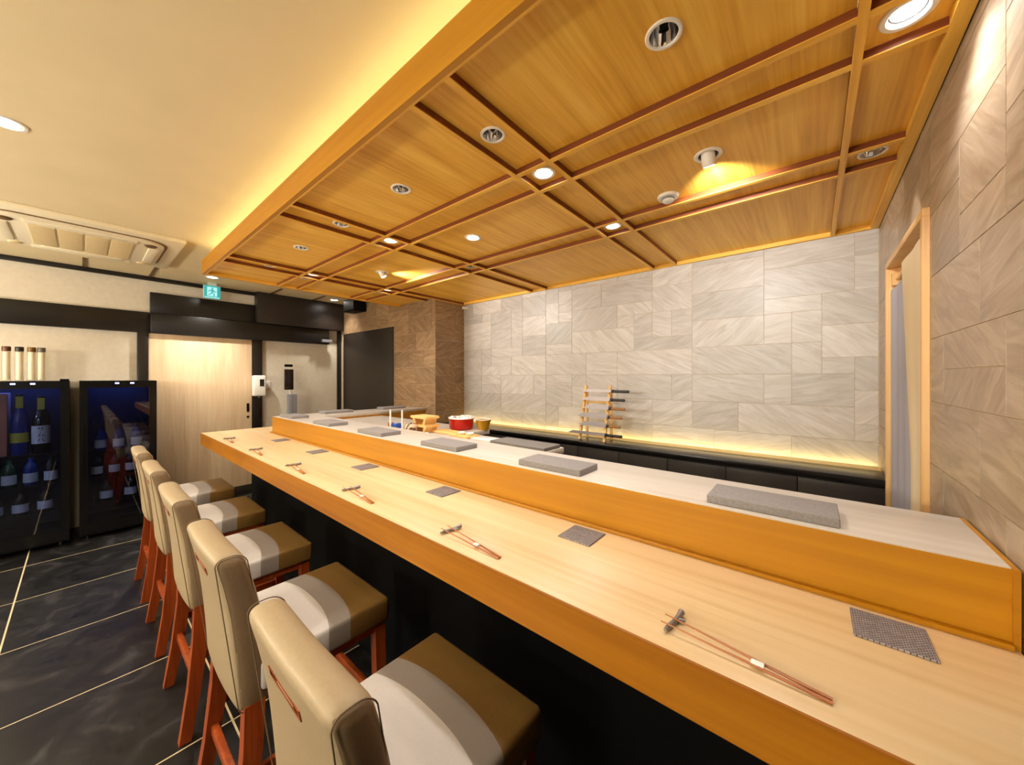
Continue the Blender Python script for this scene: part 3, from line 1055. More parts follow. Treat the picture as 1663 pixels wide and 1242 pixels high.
lprism([(CE, 0.705), (XR - 0.003, 0.705), (XR - 0.003, 1.44), (-3.48, 1.44), (-3.48, YS - 0.004), (CE, YS - 0.004)], 0.885, ZT).obj('worktop', 'counter_wood', t, bev=0.002)
MB().box(CE - 0.002, 0.700, 0.886, XR - 0.003, 0.7055, ZT - 0.0008).obj('edge_shade_strip', 'edge_shade_wood', t)  # added strip: shade on the counter front put into a deeper colour
MB().box(CE - 0.006, 0.700, 0.886, CE + 0.001, YS - 0.006, ZT - 0.0008).obj('edge_shade_strip', 'edge_shade_wood', t)
MB().box(-3.93, 1.00, 0.0, XR - 0.004, 1.43, 0.884).box(-3.93, 1.43, 0.0, -3.50, YS - 0.006, 0.884).obj('base', 'black_matte', t)
MB().box(-3.95, 1.02, 0.862, XR - 0.02, 1.06, 0.884).obj('base_rail', 'black_matte', t)

t = thing('raised_ledge', 'raised wooden ledge with pale top running along the counter', 'ledge', (-2.0, 1.12, ZT))
LX = -3.80
lprism([(LX, 1.125), (XR - 0.012, 1.125), (XR - 0.012, 1.148), (LX, 1.148)], ZT, ZL - 0.003).obj('front_board', 'shaded_front_wood', t)
MB().box(LX, 1.148, ZT, LX + 0.023, YS - 0.004, ZL - 0.003).obj('front_board', 'shaded_front_wood', t)
lprism([(LX + 0.001, 1.1265), (XR - 0.012, 1.1265), (XR - 0.012, 1.44), (-3.48, 1.44), (-3.48, YS - 0.004), (LX + 0.001, YS - 0.004)], ZL - 0.028, ZL).obj('top_board', 'ledge_top_wood', t, bev=0.0015)  # glare off the bright wall is put into a paler top colour
MB().box(-3.503, 1.44, ZT, -3.482, YS - 0.004, ZL - 0.028).obj('inner_board', 'shaded_front_wood', t)
MB().box(-3.482, 1.417, ZT, XR - 0.012, 1.438, ZL - 0.028).obj('inner_board', 'shaded_front_wood', t)
MB().box(LX - 0.012, 1.108, ZT, XR - 0.012, 1.125, ZT + 0.011).obj('base_strip', 'shaded_front_wood', t, bev=0.002)
MB().box(XR - 0.012, 1.118, ZT, XR - 0.003, 1.445, ZL - 0.001).obj('end_trim', 'shaded_front_wood', t)

# back counter (black) along the stone wall
t = thing('back_counter', 'black low cabinet run along the foot of the stone wall', 'cabinet', (-1.5, 2.8, 0))
BZ = 0.972
MB().box(XC + 0.004, 2.66, 0, XR - 0.004, 3.022, 0.945).obj('body', 'shelf_black', t)
MB().box(XC + 0.004, 2.63, 0.945, XR - 0.004, 2.874, BZ).obj('top_board', 'shelf_black', t, bev=0.002)
MB().box(XC + 0.004, 2.876, 0.945, XR - 0.004, 2.99, BZ + 0.003).obj('wood_inlay', 'inlay', t)
MB().box(XC + 0.02, 2.992, 0.945, XR - 0.02, 3.020, BZ - 0.010).obj('led_strip', 'shelf_led', t)
nd_ = 10
for k in range(nd_):
    a = XC + 0.01 + (XR - XC - 0.02) * k / nd_
    c = XC + 0.01 + (XR - XC - 0.02) * (k + 1) / nd_
    MB().box(a + 0.002, 2.642, 0.08, c - 0.002, 2.66, 0.925).obj('door', 'shelf_panel', t, bev=0.001)

# prep table behind the ledge
t = thing('prep_table', 'white topped prep table behind the raised ledge at the far end', 'table', (-2.2, 1.7, 0))
lprism([(-3.478, 1.462), (-1.10, 1.462), (-1.10, 1.785), (-1.92, 1.785), (-1.92, 2.03), (-3.478, 2.03)], 1.06, 1.095).obj('tabletop', 'ledge_top_wood', t, bev=0.003)
MB().box(-3.46, 1.50, 0.06, -1.13, 1.77, 1.058).box(-3.46, 1.77, 0.06, -1.94, 2.02, 1.058).obj('cabinet_body', 'shelf_panel', t)
for x in (-3.42, -1.16):
    for y in (1.54, 1.73):
        MB().box(x - 0.02, y - 0.02, 0, x + 0.02, y + 0.02, 0.06).obj('leg', 'steel', t)
PT = 1.095

# ------------------------------------------------------------------ bar stools
def make_stool(x, label):
    """stool centred on x, facing +Y"""
    t = thing('bar_stool', label, 'bar stool', (x, 0.5, 0), 'bar stools along the counter')
    W = 0.212

    def lean(q):
        # backrest: leans back towards the top and is slightly hollow across its width
        z = q[2] / 0.245
        y = q[1] * (1.12 - 0.12 * z) - 0.028 * z - 0.022 * z * z * (1 if z > 0 else 0.3) - 0.010 * (1 - (q[0] / W) ** 2)
        x2 = q[0] * (1.0 + 0.02 * z)
        return [x2, y, q[2] - 0.012 * (abs(q[0]) / W) ** 3 * max(0, z)]
    bc = (x, 0.318, 0.757)
    hb = (W, 0.037, 0.245)
    full = MB().rbox(bc, hb, 0.028, 4, (10, 1, 8), lean)
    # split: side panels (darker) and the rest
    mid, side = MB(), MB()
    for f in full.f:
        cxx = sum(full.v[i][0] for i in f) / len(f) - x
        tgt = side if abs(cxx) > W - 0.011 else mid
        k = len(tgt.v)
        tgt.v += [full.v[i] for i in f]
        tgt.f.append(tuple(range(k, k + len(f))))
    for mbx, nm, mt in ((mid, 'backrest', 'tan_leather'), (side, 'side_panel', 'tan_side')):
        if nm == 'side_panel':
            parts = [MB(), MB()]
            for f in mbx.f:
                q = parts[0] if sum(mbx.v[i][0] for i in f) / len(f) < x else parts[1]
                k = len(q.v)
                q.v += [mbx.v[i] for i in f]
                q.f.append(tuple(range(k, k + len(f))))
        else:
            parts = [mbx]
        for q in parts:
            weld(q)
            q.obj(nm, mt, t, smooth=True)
    for sx in (-1, 1):
        pts = []
        for (yy, zz) in rrect(0, 0, 0.0365, 0.2445, 0.028, 5):
            q = lean([sx * (W - 0.008), yy, zz])
            pts.append((bc[0] + q[0], bc[1] + q[1], bc[2] + q[2]))
        MB().tube(pts, 0.0014, 6, closed=True).obj('piping', 'piping', t, smooth=True)
    # carrying slot on the back
    hz = 0.915
    def onback(dx, dz):
        q = lean([dx, -0.037, hz + dz - bc[2]])
        return (bc[0] + q[0], bc[1] + q[1], bc[2] + q[2])
    fr_ = MB()
    a = [onback(-0.076, -0.011), onback(0.076, -0.011), onback(0.076, 0.011), onback(-0.076, 0.011)]
    c = [(p[0], p[1] - 0.0022, p[2]) for p in a]
    ai = [onback(-0.071, -0.0065), onback(0.071, -0.0065), onback(0.071, 0.0065), onback(-0.071, 0.0065)]
    ci = [(p[0], p[1] - 0.0022, p[2]) for p in ai]
    fr_.add(a + c + ai + ci, [(0, 1, 5, 4), (1, 2, 6, 5), (2, 3, 7, 6), (3, 0, 4, 7), (4, 5, 13, 12), (5, 6, 14, 13), (6, 7, 15, 14), (7, 4, 12, 15), (12, 13, 9, 8), (13, 14, 10, 9), (14, 15, 11, 10), (15, 12, 8, 11)])
    h = fr_.obj('handle', 'stool_wood', t)
    ai2 = [(p[0], p[1] - 0.0008, p[2]) for p in ai]
    MB().add(ai2, [(0, 1, 2, 3)]).obj('slot', 'black_matte', h)
    # seat in three coloured sections with curved seams
    hx, hy, hz2 = 0.220, 0.212, 0.045
    sc = (x, 0.556, 0.605)
    l1, l2 = 0.538 - sc[1], 0.612 - sc[1]

    def bulge(q):
        g = max(0.0, 1 - abs(q[1] - 0.5 * (l1 + l2)) / 0.14)
        g = min(1.0, g * 1.5)
        top = 0.006 * (1 - (q[0] / hx) ** 2) * (1 - (q[1] / hy) ** 2) if q[2] > 0 else 0
        return [q[0], q[1] + 0.032 * (1 - abs(q[0] / hx) ** 2.6) * g, q[2] + top]
    raw = MB().rbox((0, 0, 0), (hx, hy, hz2), 0.016, 3, (14, 1, 2), None, [l1 - 0.06, l1, l1 + 0.037, l2, l2 + 0.05])
    secs = {'seat_back_section': (MB(), 'white_leather'), 'seat_band': (MB(), 'grey_leather'), 'seat_front_section': (MB(), 'brown_leather')}
    for f in raw.f:
        cyy = sum(raw.v[i][1] for i in f) / len(f)
        nm = 'seat_back_section' if cyy < l1 else ('seat_band' if cyy < l2 else 'seat_front_section')
        q = secs[nm][0]
        k = len(q.v)
        for i in f:
            b2 = bulge(list(raw.v[i]))
            q.v.append((sc[0] + b2[0], sc[1] + b2[1], sc[2] + b2[2]))
        q.f.append(tuple(range(k, k + len(f))))
    for nm, (q, mt) in secs.items():
        weld(q)
        q.obj(nm, mt, t, smooth=True)
    # legs
    for sx in (-1, 1):
        pr = [(0.535, 0.188, 0.332, 0.020, 0.026), (0.40, 0.192, 0.326, 0.020, 0.025), (0.2, 0.202, 0.305, 0.018, 0.022), (0.0, 0.212, 0.274, 0.016, 0.019)]
        leg_chain(pr, x, sx).obj('leg', 'stool_wood', t, smooth=False)
        pr = [(0.552, 0.185, 0.735, 0.019, 0.020), (0.25, 0.190, 0.742, 0.018, 0.019), (0.0, 0.194, 0.748, 0.016, 0.016)]
        leg_chain(pr, x, sx).obj('leg', 'stool_wood', t)
        MB().hexa([(x + sx * 0.190, 0.322, 0.300), (x + sx * 0.204, 0.322, 0.300), (x + sx * 0.200, 0.732, 0.300), (x + sx * 0.182, 0.732, 0.300)],
                  [(x + sx * 0.190, 0.322, 0.330), (x + sx * 0.204, 0.322, 0.330), (x + sx * 0.200, 0.732, 0.330), (x + sx * 0.182, 0.732, 0.330)]).obj('stretcher', 'stool_wood', t)
    MB().box(x - 0.198, 0.300, 0.215, x + 0.198, 0.322, 0.248).obj('stretcher', 'stool_wood', t, bev=0.003)
    MB().box(x - 0.186, 0.734, 0.235, x + 0.186, 0.754, 0.268).obj('foot_rail', 'stool_wood', t, bev=0.003)
    MB().box(x - 0.195, 0.36, 0.528, x + 0.195, 0.75, 0.558).obj('seat_frame', 'stool_wood', t)
    return t


def weld(mb):
    idx, nv, mp = {}, [], []
    for p in mb.v:
        k = tuple(round(c, 5) for c in p)
        if k not in idx:
            idx[k] = len(nv)
            nv.append(p)
        mp.append(idx[k])
    nf = []
    for f in mb.f:
        g = tuple(dict.fromkeys(mp[i] for i in f))
        if len(g) >= 3:
            nf.append(g)
    mb.v, mb.f = nv, nf


def leg_chain(pr, x, sx):
    mb = MB()
    vs, fs = [], []
    for (z, dx, y, hx, hy) in pr:
        cxx = x + sx * dx
        vs += [(cxx - hx, y - hy, z), (cxx + hx, y - hy, z), (cxx + hx, y + hy, z), (cxx - hx, y + hy, z)]
    for i in range(len(pr) - 1):
        for k in range(4):
            k2 = (k + 1) % 4
            fs.append((4 * i + k, 4 * i + k2, 4 * i + 4 + k2, 4 * i + 4 + k))
    fs.append((0, 1, 2, 3))
    e = 4 * (len(pr) - 1)
    fs.append((e + 3, e + 2, e + 1, e))
    return mb.add(vs, fs)


STX = [-0.755, -1.475, -2.195, -2.915, -3.635]
SL = ['tan bar stool nearest the camera, its back cut by the lower photo edge',
      'second tan bar stool from the camera, behind the nearest one',
      'middle tan bar stool of the five along the counter',
      'fourth tan bar stool from the camera, next to the farthest one',
      'farthest tan bar stool, at the counter end by the black fridges']
st0 = make_stool(STX[0], SL[0])
for k in range(1, 5):
    dup(st0, (STX[k], 0.5, 0), SL[k])

# ------------------------------------------------------------------ place settings
PL = ['nearest the camera', 'second from the camera', 'third from the camera', 'fourth from the camera', 'fifth from the camera', 'farthest, at the counter end']
RX = [-0.219, -0.916, -1.60, -2.290, -2.985, -3.68]


def make_sticks(x, y, label):
    t = thing('chopsticks', label, 'chopsticks', (x, y, ZT), 'pairs of chopsticks on the counter')
    for k in (0, 1):
        p0 = (x - 0.018, y - 0.022 + (0.024 if k == 0 else -0.004), ZT + 0.0145)
        p1 = (x + 0.243, y - 0.030 + (0.004 if k == 0 else -0.004), ZT + 0.0037)
        MB().tube([p0, ((p0[0] + p1[0]) / 2, (p0[1] + p1[1]) / 2, (p0[2] + p1[2]) / 2), p1], [0.0012, 0.0021, 0.0030], 8).obj('chopstick', 'stick_wood', t, smooth=True)
    MB().rbox((x + 0.145, y - 0.025, ZT + 0.0088), (0.010, 0.0062, 0.0036), 0.002).obj('paper_band', 'paper', t, smooth=True)
    return t


def make_rest(x, y, label):
    t = thing('chopstick_rest', label, 'chopstick rest', (x, y, ZT), 'chopstick rests on the counter')
    pts = [(x - 0.006, y - 0.038, ZT + 0.0075), (x - 0.004, y - 0.022, ZT + 0.0068), (x, y, ZT + 0.0066), (x + 0.003, y + 0.02, ZT + 0.0070), (x + 0.004, y + 0.040, ZT + 0.0085)]
    MB().tube(pts, [0.0036, 0.0056, 0.0050, 0.0056, 0.0068], 10).obj('stem', 'silver', t, smooth=True)
    MB().tube([(x + 0.003, y + 0.012, ZT + 0.007), (x + 0.018, y + 0.016, ZT + 0.008)], [0.004, 0.0025], 8).obj('twig', 'silver', t, smooth=True)
    return t


def make_coaster(x, y, label):
    t = MB().rbox((0, 0, 0.002), (0.056, 0.055, 0.002), 0.0015, 1).obj('coaster', 'woven')
    t.location = (x, y, ZT)
    return tag(t, label, 'coaster', 'woven coasters on the counter')


def make_slate(x, y, label):
    t = MB().rbox((0, 0, 0.0115), (0.142, 0.070, 0.0115), 0.003, 2).obj('slate_plate', 'slate', smooth=True)
    t.location = (x, y, ZL)
    return tag(t, label, 'plate', 'slate plates on the raised ledge')


s0 = make_sticks(RX[0], 0.782, 'pair of brown chopsticks with white paper band, ' + PL[0])
r0 = make_rest(RX[0], 0.782, 'silver twig-shaped chopstick rest, ' + PL[0])
c0 = make_coaster(0.118, 1.032, 'square grey woven coaster on the counter, ' + PL[0])
p0 = make_slate(-0.092, 1.222, 'grey slate plate on the raised ledge, ' + PL[0])
CXs = [0.118, -0.570, -1.260, -1.945, -2.590, -3.285]
PXs = [-0.092, -0.786, -1.450, -2.130, -2.830, -3.555]
for k in range(1, 6):
    dup(s0, (RX[k], 0.782, ZT), 'pair of brown chopsticks with white paper band, ' + PL[k])
    dup(r0, (RX[k], 0.782, ZT), 'silver twig-shaped chopstick rest, ' + PL[k])
    dup(c0, (CXs[k], 1.032, ZT), 'square grey woven coaster on the counter, ' + PL[k])
    dup(p0, (PXs[k], 1.222, ZL), 'grey slate plate on the raised ledge, ' + PL[k])
for (y, lb) in ((1.66, 'grey slate plate on the return of the ledge, near its corner'), (2.28, 'grey slate plate on the return of the ledge, toward the pillar')):
    o = dup(p0, (-3.70, y, ZL), lb)
    o.rotation_euler = (0, 0, PI / 2)

# ------------------------------------------------------------------ things on the prep table
t = thing('stone_slab', 'long grey stone slab lying on the prep table behind the ledge', 'slab', (-1.28, 1.68, PT))
MB().rbox((-1.31, 1.68, PT + 0.010), (0.20, 0.080, 0.010), 0.003).obj('slab', 'grey_board', t, smooth=True)
o = MB().rbox((-1.61, 1.66, PT + 0.007), (0.085, 0.05, 0.007), 0.004).obj('white_tray', 'white_glaze', smooth=True)
tag(o, 'small flat white tray left of the grey stone slab', 'tray')
# wooden platter with dishes
o = MB().rbox((-1.80, 1.66, PT + 0.008), (0.085, 0.065, 0.008), 0.004).obj('wooden_platter', 'box_wood', smooth=True)
tag(o, 'round-edged wooden platter holding small white dishes on prep table', 'platter')
for (dx, dy, lb) in ((-0.035, 0.0, 'small white dish on the wooden platter, left one'), (0.035, 0.01, 'small white dish on the wooden platter, right one')):
    o = MB().lathe([(0.0002, 0.0), (0.018, 0.0), (0.030, 0.014), (0.028, 0.014), (0.016, 0.004), (0.0002, 0.004)], (-1.80 + dx, 1.66 + dy, PT + 0.016), 20).obj('dish', 'white_glaze', smooth=True)
    tag(o, lb, 'dish', 'dishes on the platter')
o = MB().rbox((-2.02, 1.70, PT + 0.008), (0.13, 0.06, 0.008), 0.003).obj('cutting_board', 'box_wood', smooth=True)
tag(o, 'pale wooden cutting board in front of the red pot', 'board')
# red pot
px, py = -2.10, 1.90
t = thing('red_pot', 'round red enamel pot with pale contents by the pillar', 'pot', (px, py, PT))
MB().lathe([(0.0002, 0.0), (0.080, 0.0), (0.090, 0.01), (0.098, 0.085), (0.094, 0.085), (0.088, 0.02), (0.0002, 0.014)], (px, py, PT), 36).obj('body', 'red_enamel', t, smooth=True)
MB().lathe([(0.099, 0.083), (0.103, 0.089), (0.099, 0.094), (0.093, 0.090), (0.094, 0.083)], (px, py, PT), 36).obj('rim', 'white_glaze', t, smooth=True)
o = MB()
rd = random.Random(5)
for k in range(26):
    a, r2 = rd.random() * 2 * PI, 0.078 * math.sqrt(rd.random())
    o.rbox((px + r2 * math.cos(a), py + r2 * math.sin(a), PT + 0.086 + rd.random() * 0.012), (0.014, 0.010, 0.008), 0.005, 1)
o = o.obj('pot_contents', 'white_glaze', smooth=True)
o['kind'] = 'stuff'
tag(o, 'pale pieces heaped inside the red pot', 'food')
t = thing('amber_bowl', 'amber bowl just right of the red pot', 'bowl', (px + 0.150, py + 0.09, PT))
MB().lathe([(0.0002, 0.0), (0.040, 0.0), (0.046, 0.03), (0.062, 0.075), (0.059, 0.075), (0.042, 0.03), (0.0002, 0.010)], (px + 0.150, py + 0.09, PT), 28).obj('body', 'amber', t, smooth=True)
MB().lathe([(0.060, 0.074), (0.064, 0.078), (0.060, 0.081), (0.057, 0.077)], (px + 0.150, py + 0.09, PT), 28).obj('rim', 'white_glaze', t, smooth=True)
# stacked wooden stands
bx, by = -2.20, 1.63
for k, (lb) in enumerate(['pale wooden footed sushi stand, lower of the stack of two', 'pale wooden footed sushi stand, upper of the stack of two']):
    t = thing('sushi_stand', lb, 'stand', (bx, by, PT + 0.060 * k), 'stacked wooden stands')
    z = PT + 0.060 * k
    MB().rbox((bx, by, z + 0.0505), (0.095, 0.06, 0.0095), 0.003).obj('board', 'box_wood', t)
    for sx in (-1, 1):
        MB().hexa([(bx + sx * 0.05 - 0.012, by - 0.05, z), (bx + sx * 0.05 + 0.012, by - 0.05, z), (bx + sx * 0.05 + 0.012, by + 0.05, z), (bx + sx * 0.05 - 0.012, by + 0.05, z)],
                  [(bx + sx * 0.066 - 0.012, by - 0.052, z + 0.0412), (bx + sx * 0.066 + 0.012, by - 0.052, z + 0.0412), (bx + sx * 0.066 + 0.012, by + 0.052, z + 0.0412), (bx + sx * 0.066 - 0.012, by + 0.052, z + 0.0412)]).obj('foot', 'box_wood', t)
# patterned jar
m, nt, b = new_mat('jar_pattern')
tc = nd(nt, 'ShaderNodeTexCoord')
wv = nd(nt, 'ShaderNodeTexWave', i_Scale=14.0, i_Distortion=5.0, i_Detail=1.0)
nt.links.new(tc.outputs['Object'], wv.inputs['Vector'])
nt.links.new(ramp(nt, wv.outputs[1], [(0.4, lin((120, 84, 50))), (0.55, lin((216, 200, 176)))]), b.inputs['Base Color'])
b.inputs['Roughness'].default_value = 0.3
o = MB().lathe([(0.0002, 0), (0.034, 0), (0.046, 0.014), (0.050, 0.038), (0.044, 0.062), (0.037, 0.070), (0.034, 0.068), (0.040, 0.04), (0.0002, 0.012)], (-2.245, 1.535, PT), 28).obj('patterned_jar', 'jar_pattern', smooth=True)
tag(o, 'squat brown and cream patterned jar before the wooden stands', 'jar')
o = MB().lathe([(0.0002, 0), (0.020, 0), (0.034, 0.016), (0.032, 0.016), (0.018, 0.004), (0.0002, 0.004)], (-2.08, 1.53, PT), 24).obj('white_saucer', 'white_glaze', smooth=True)
tag(o, 'small white saucer right of the patterned jar', 'saucer')
# blue cup with two white sticks
t = thing('blue_dish', 'small blue dish between two white sticks at the far prep table', 'dish', (-2.50, 1.585, PT))
MB().rbox((-2.50, 1.585, PT + 0.022), (0.036, 0.030, 0.022), 0.008).obj('body', 'blue_glaze', t, smooth=True)
MB().rbox((-2.505, 1.582, PT + 0.0448), (0.014, 0.012, 0.001), 0.0008).obj('white_spot', 'white_glaze', t)
for (dx, dy, lb) in ((-0.055, -0.02, 'white upright stick left of the blue dish'), (0.045, 0.02, 'white upright stick right of the blue dish')):
    t = thing('white_stick', lb, 'stick', (-2.50 + dx, 1.585 + dy, PT), 'white sticks by the blue dish')
    MB().lathe([(0.0002, 0), (0.014, 0), (0.014, 0.006), (0.0075, 0.010), (0.0065, 0.145), (0.0002, 0.148)], (-2.50 + dx, 1.585 + dy, PT), 16).obj('stem', 'white_plastic', t, smooth=True)
o = MB().rbox((-2.60, 1.60, PT + 0.02), (0.020, 0.020, 0.020), 0.004).obj('wooden_block', 'stick_wood', smooth=True)
tag(o, 'small brown wooden block left of the white sticks', 'block')

# ------------------------------------------------------------------ knife rack
KZ = BZ + 0.0005
ky0, ky1 = 2.735, 2.852
t = thing('knife_rack', 'pale wooden easel rack holding six knives before the stone wall', 'rack', (-1.34, 2.79, KZ))


def post(x, y0, y1, z0, z1, hw, name):
    return MB().hexa([(x - hw, y0 - hw, z0), (x + hw, y0 - hw, z0), (x + hw, y0 + hw, z0), (x - hw, y0 + hw, z0)],
                     [(x - hw, y1 - hw, z1), (x + hw, y1 - hw, z1), (x + hw, y1 + hw, z1), (x - hw, y1 + hw, z1)]).obj(name, 'rack_wood', t)


kxl, kxr, kh = -1.530, -1.305, 0.455
for x in (kxl, kxr):
    post(x, ky0, ky1, KZ, KZ + kh, 0.010, 'post')
    post(x, 2.868, 2.868, KZ, KZ + kh * 0.86, 0.009, 'rear_post')
MB().box(kxl, 2.860, KZ + 0.30, kxr, 2.876, KZ + 0.318).obj('crossbar', 'rack_wood', t)
lens = [(0.20, 0.125, 'knife_black', 0.026), (0.155, 0.10, 'knife_wood', 0.038), (0.15, 0.10, 'knife_wood', 0.040), (0.155, 0.115, 'knife_wood', 0.040), (0.15, 0.105, 'knife_black', 0.034), (0.15, 0.13, 'knife_black', 0.024)]
klab = ['lowest knife on the rack with black handle and long thin blade', 'second knife from the bottom of the rack with brown handle', 'third knife from the bottom of the rack with brown handle',
        'fourth knife from the bottom, broad bright blade and pale brown handle', 'second knife from the top of the rack with short black handle', 'topmost knife on the rack with black handle']
for k in range(6):
    f = 0.125 + 0.155 * k
    z = KZ + kh * f
    y = ky0 + (ky1 - ky0) * f - 0.0225
    # peg under the blade on both posts
    for x in (kxl, kxr):
        MB().box(x - 0.008, y - 0.010, z - 0.022, x + 0.008, y + 0.015, z - 0.0135).obj('peg', 'rack_wood', t)
    L, H, mt, bh = lens[k]
    xm = kxr + 0.01 + 0.010 * k * 0.3
    kn = thing('kitchen_knife', klab[k], 'knife', (xm, y, z), 'knives on the rack')
    th = 0.0016
    tip = xm - 0.235 - (0.11 if k == 0 else 0.02 * ((k * 7) % 3))
    pts = [(xm, z - 0.011), (xm, z + bh - 0.012), (tip + 0.05, z + bh - 0.012), (tip, z - 0.006), (tip + 0.03, z - 0.011)]
    n = len(pts)
    vs = [(p[0], y - th, p[1]) for p in pts] + [(p[0], y + th, p[1]) for p in pts]
    MB().add(vs, [tuple(range(n)), tuple(range(2 * n - 1, n - 1, -1))] + [(i, (i + 1) % n, n + (i + 1) % n, n + i) for i in range(n)]).obj('blade', 'steel', kn)
    MB().rbox((xm + 0.010, y, z), (0.011, 0.010, 0.013), 0.004).obj('bolster', 'knife_black', kn, smooth=True)
    MB().rbox((xm + 0.02 + H / 2, y, z - 0.001), (H / 2, 0.0085, 0.011), 0.005).obj('handle', mt, kn, smooth=True)

# ------------------------------------------------------------------ fridges by the left wall
def fridge(y0, y1, label, shelves):
    x0, x1, zt = XL + 0.03, -5.10, 1.465
    t = thing('wine_fridge', label, 'fridge', ((x0 + x1) / 2, (y0 + y1) / 2, 0), 'black glass-door fridges')
    mb = MB()
    mb.box(x0, y0, 0.03, x0 + 0.03, y1, zt)
    mb.box(x0 + 0.03, y0, 0.03, x1 - 0.045, y0 + 0.028, zt)
    mb.box(x0 + 0.03, y1 - 0.028, 0.03, x1 - 0.045, y1, zt)
    mb.box(x0 + 0.03, y0 + 0.028, zt - 0.04, x1 - 0.045, y1 - 0.028, zt)
    mb.box(x0 + 0.03, y0 + 0.028, 0.03, x1 - 0.045, y1 - 0.028, 0.12)
    mb.obj('cabinet', 'fridge_black', t)
    MB().box(x0 + 0.031, y0 + 0.029, 0.121, x0 + 0.034, y1 - 0.029, zt - 0.041).obj('liner', 'fridge_inner', t)
    for yy in (y0 + 0.05, y1 - 0.05):
        for xx in (x0 + 0.05, x1 - 0.09):
            MB().lathe([(0.018, 0.0), (0.018, 0.03)], (xx, yy, 0), 12, cap=True).obj('foot', 'fridge_black', t)
    dxa, dxb = x1 - 0.042, x1
    mb = MB()
    mb.box(dxa, y0, 0.06, dxb, y0 + 0.05, zt - 0.002)
    mb.box(dxa, y1 - 0.05, 0.06, dxb, y1, zt - 0.002)
    mb.box(dxa, y0 + 0.05, zt - 0.066, dxb, y1 - 0.05, zt - 0.002)
    mb.box(dxa, y0 + 0.05, 0.06, dxb, y1 - 0.05, 0.15)
    dr_ = mb.obj('door', 'fridge_black', t)
    MB().box(x1 - 0.012, y0 + 0.05, 0.15, x1 - 0.006, y1 - 0.05, zt - 0.066).obj('glass', 'fridge_glass', dr_)
    MB().box(x1, y0 + 0.012, 0.55, x1 + 0.014, y0 + 0.026, 1.05).obj('handle', 'fridge_black', dr_)
    ym = (y0 + y1) / 2
    for yy in (ym - 0.02, ym + 0.08):
        MB().rbox((x1 + 0.0015, yy, zt - 0.024), (0.002, 0.013, 0.006), 0.0015, 1).obj('indicator', 'indicator_blue', dr_)
    for z in shelves:
        mb = MB()
        for k in range(9):
            yy = y0 + 0.035 + (y1 - y0 - 0.07) * k / 8
            mb.box(x0 + 0.035, yy - 0.002, z - 0.004, dxa - 0.01, yy + 0.002, z)
        mb.box(dxa - 0.012, y0 + 0.029, z - 0.012, dxa - 0.006, y1 - 0.029, z)
        mb.obj('shelf', 'wire', t)
    zs = shelves[2] - 0.014
    MB().box(-5.215, y0 + 0.07, zs - 0.004, -5.200, y1 - 0.07, zs - 0.001).obj('light_strip', 'shelf_fill', t)  # hidden strip added to brighten the bottles below
    MB().box(-5.225, y0 + 0.06, zs - 0.001, -5.190, y1 - 0.06, zs + 0.002).box(-5.190, y0 + 0.06, zs - 0.012, -5.187, y1 - 0.06, zs + 0.002).obj('fill_cover', 'fridge_black', t)  # added cover keeping that strip out of view
    MB().box(x0 + 0.06, y0 + 0.06, zt - 0.046, x1 - 0.12, y1 - 0.06, zt - 0.0405).obj('light_strip', 'fridge_led', t)
    return t


FY0, FY1 = -0.62, -0.064
GY0, GY1 = -0.008, 0.494
fridge(FY0, FY1, 'black glass-door fridge at the left edge, tall bottles inside', [0.32, 0.56, 0.835])
fridge(GY0, GY1, 'black glass-door fridge beside the pale sliding door, reflecting the stools', [0.32, 0.56, 0.80, 1.06])
MB_hinge = MB().box(-5.22, -0.118, 1.465, -5.10, -0.066, 1.482).obj('hinge_cover', 'fridge_black')
tag(MB_hinge, 'small black hinge cap on the top corner of the left fridge', 'hinge')


def text_mesh(body, size):
    cu = D.curves.new('lettering', 'FONT')
    cu.body = body
    cu.size = size
    cu.align_x = 'CENTER'
    cu.align_y = 'CENTER'
    cu.extrude = 0.0003
    o = D.objects.new('lettering', cu)
    COL.objects.link(o)
    dg = bpy.context.evaluated_depsgraph_get()
    me = D.meshes.new_from_object(o.evaluated_get(dg))
    D.objects.remove(o)
    return me


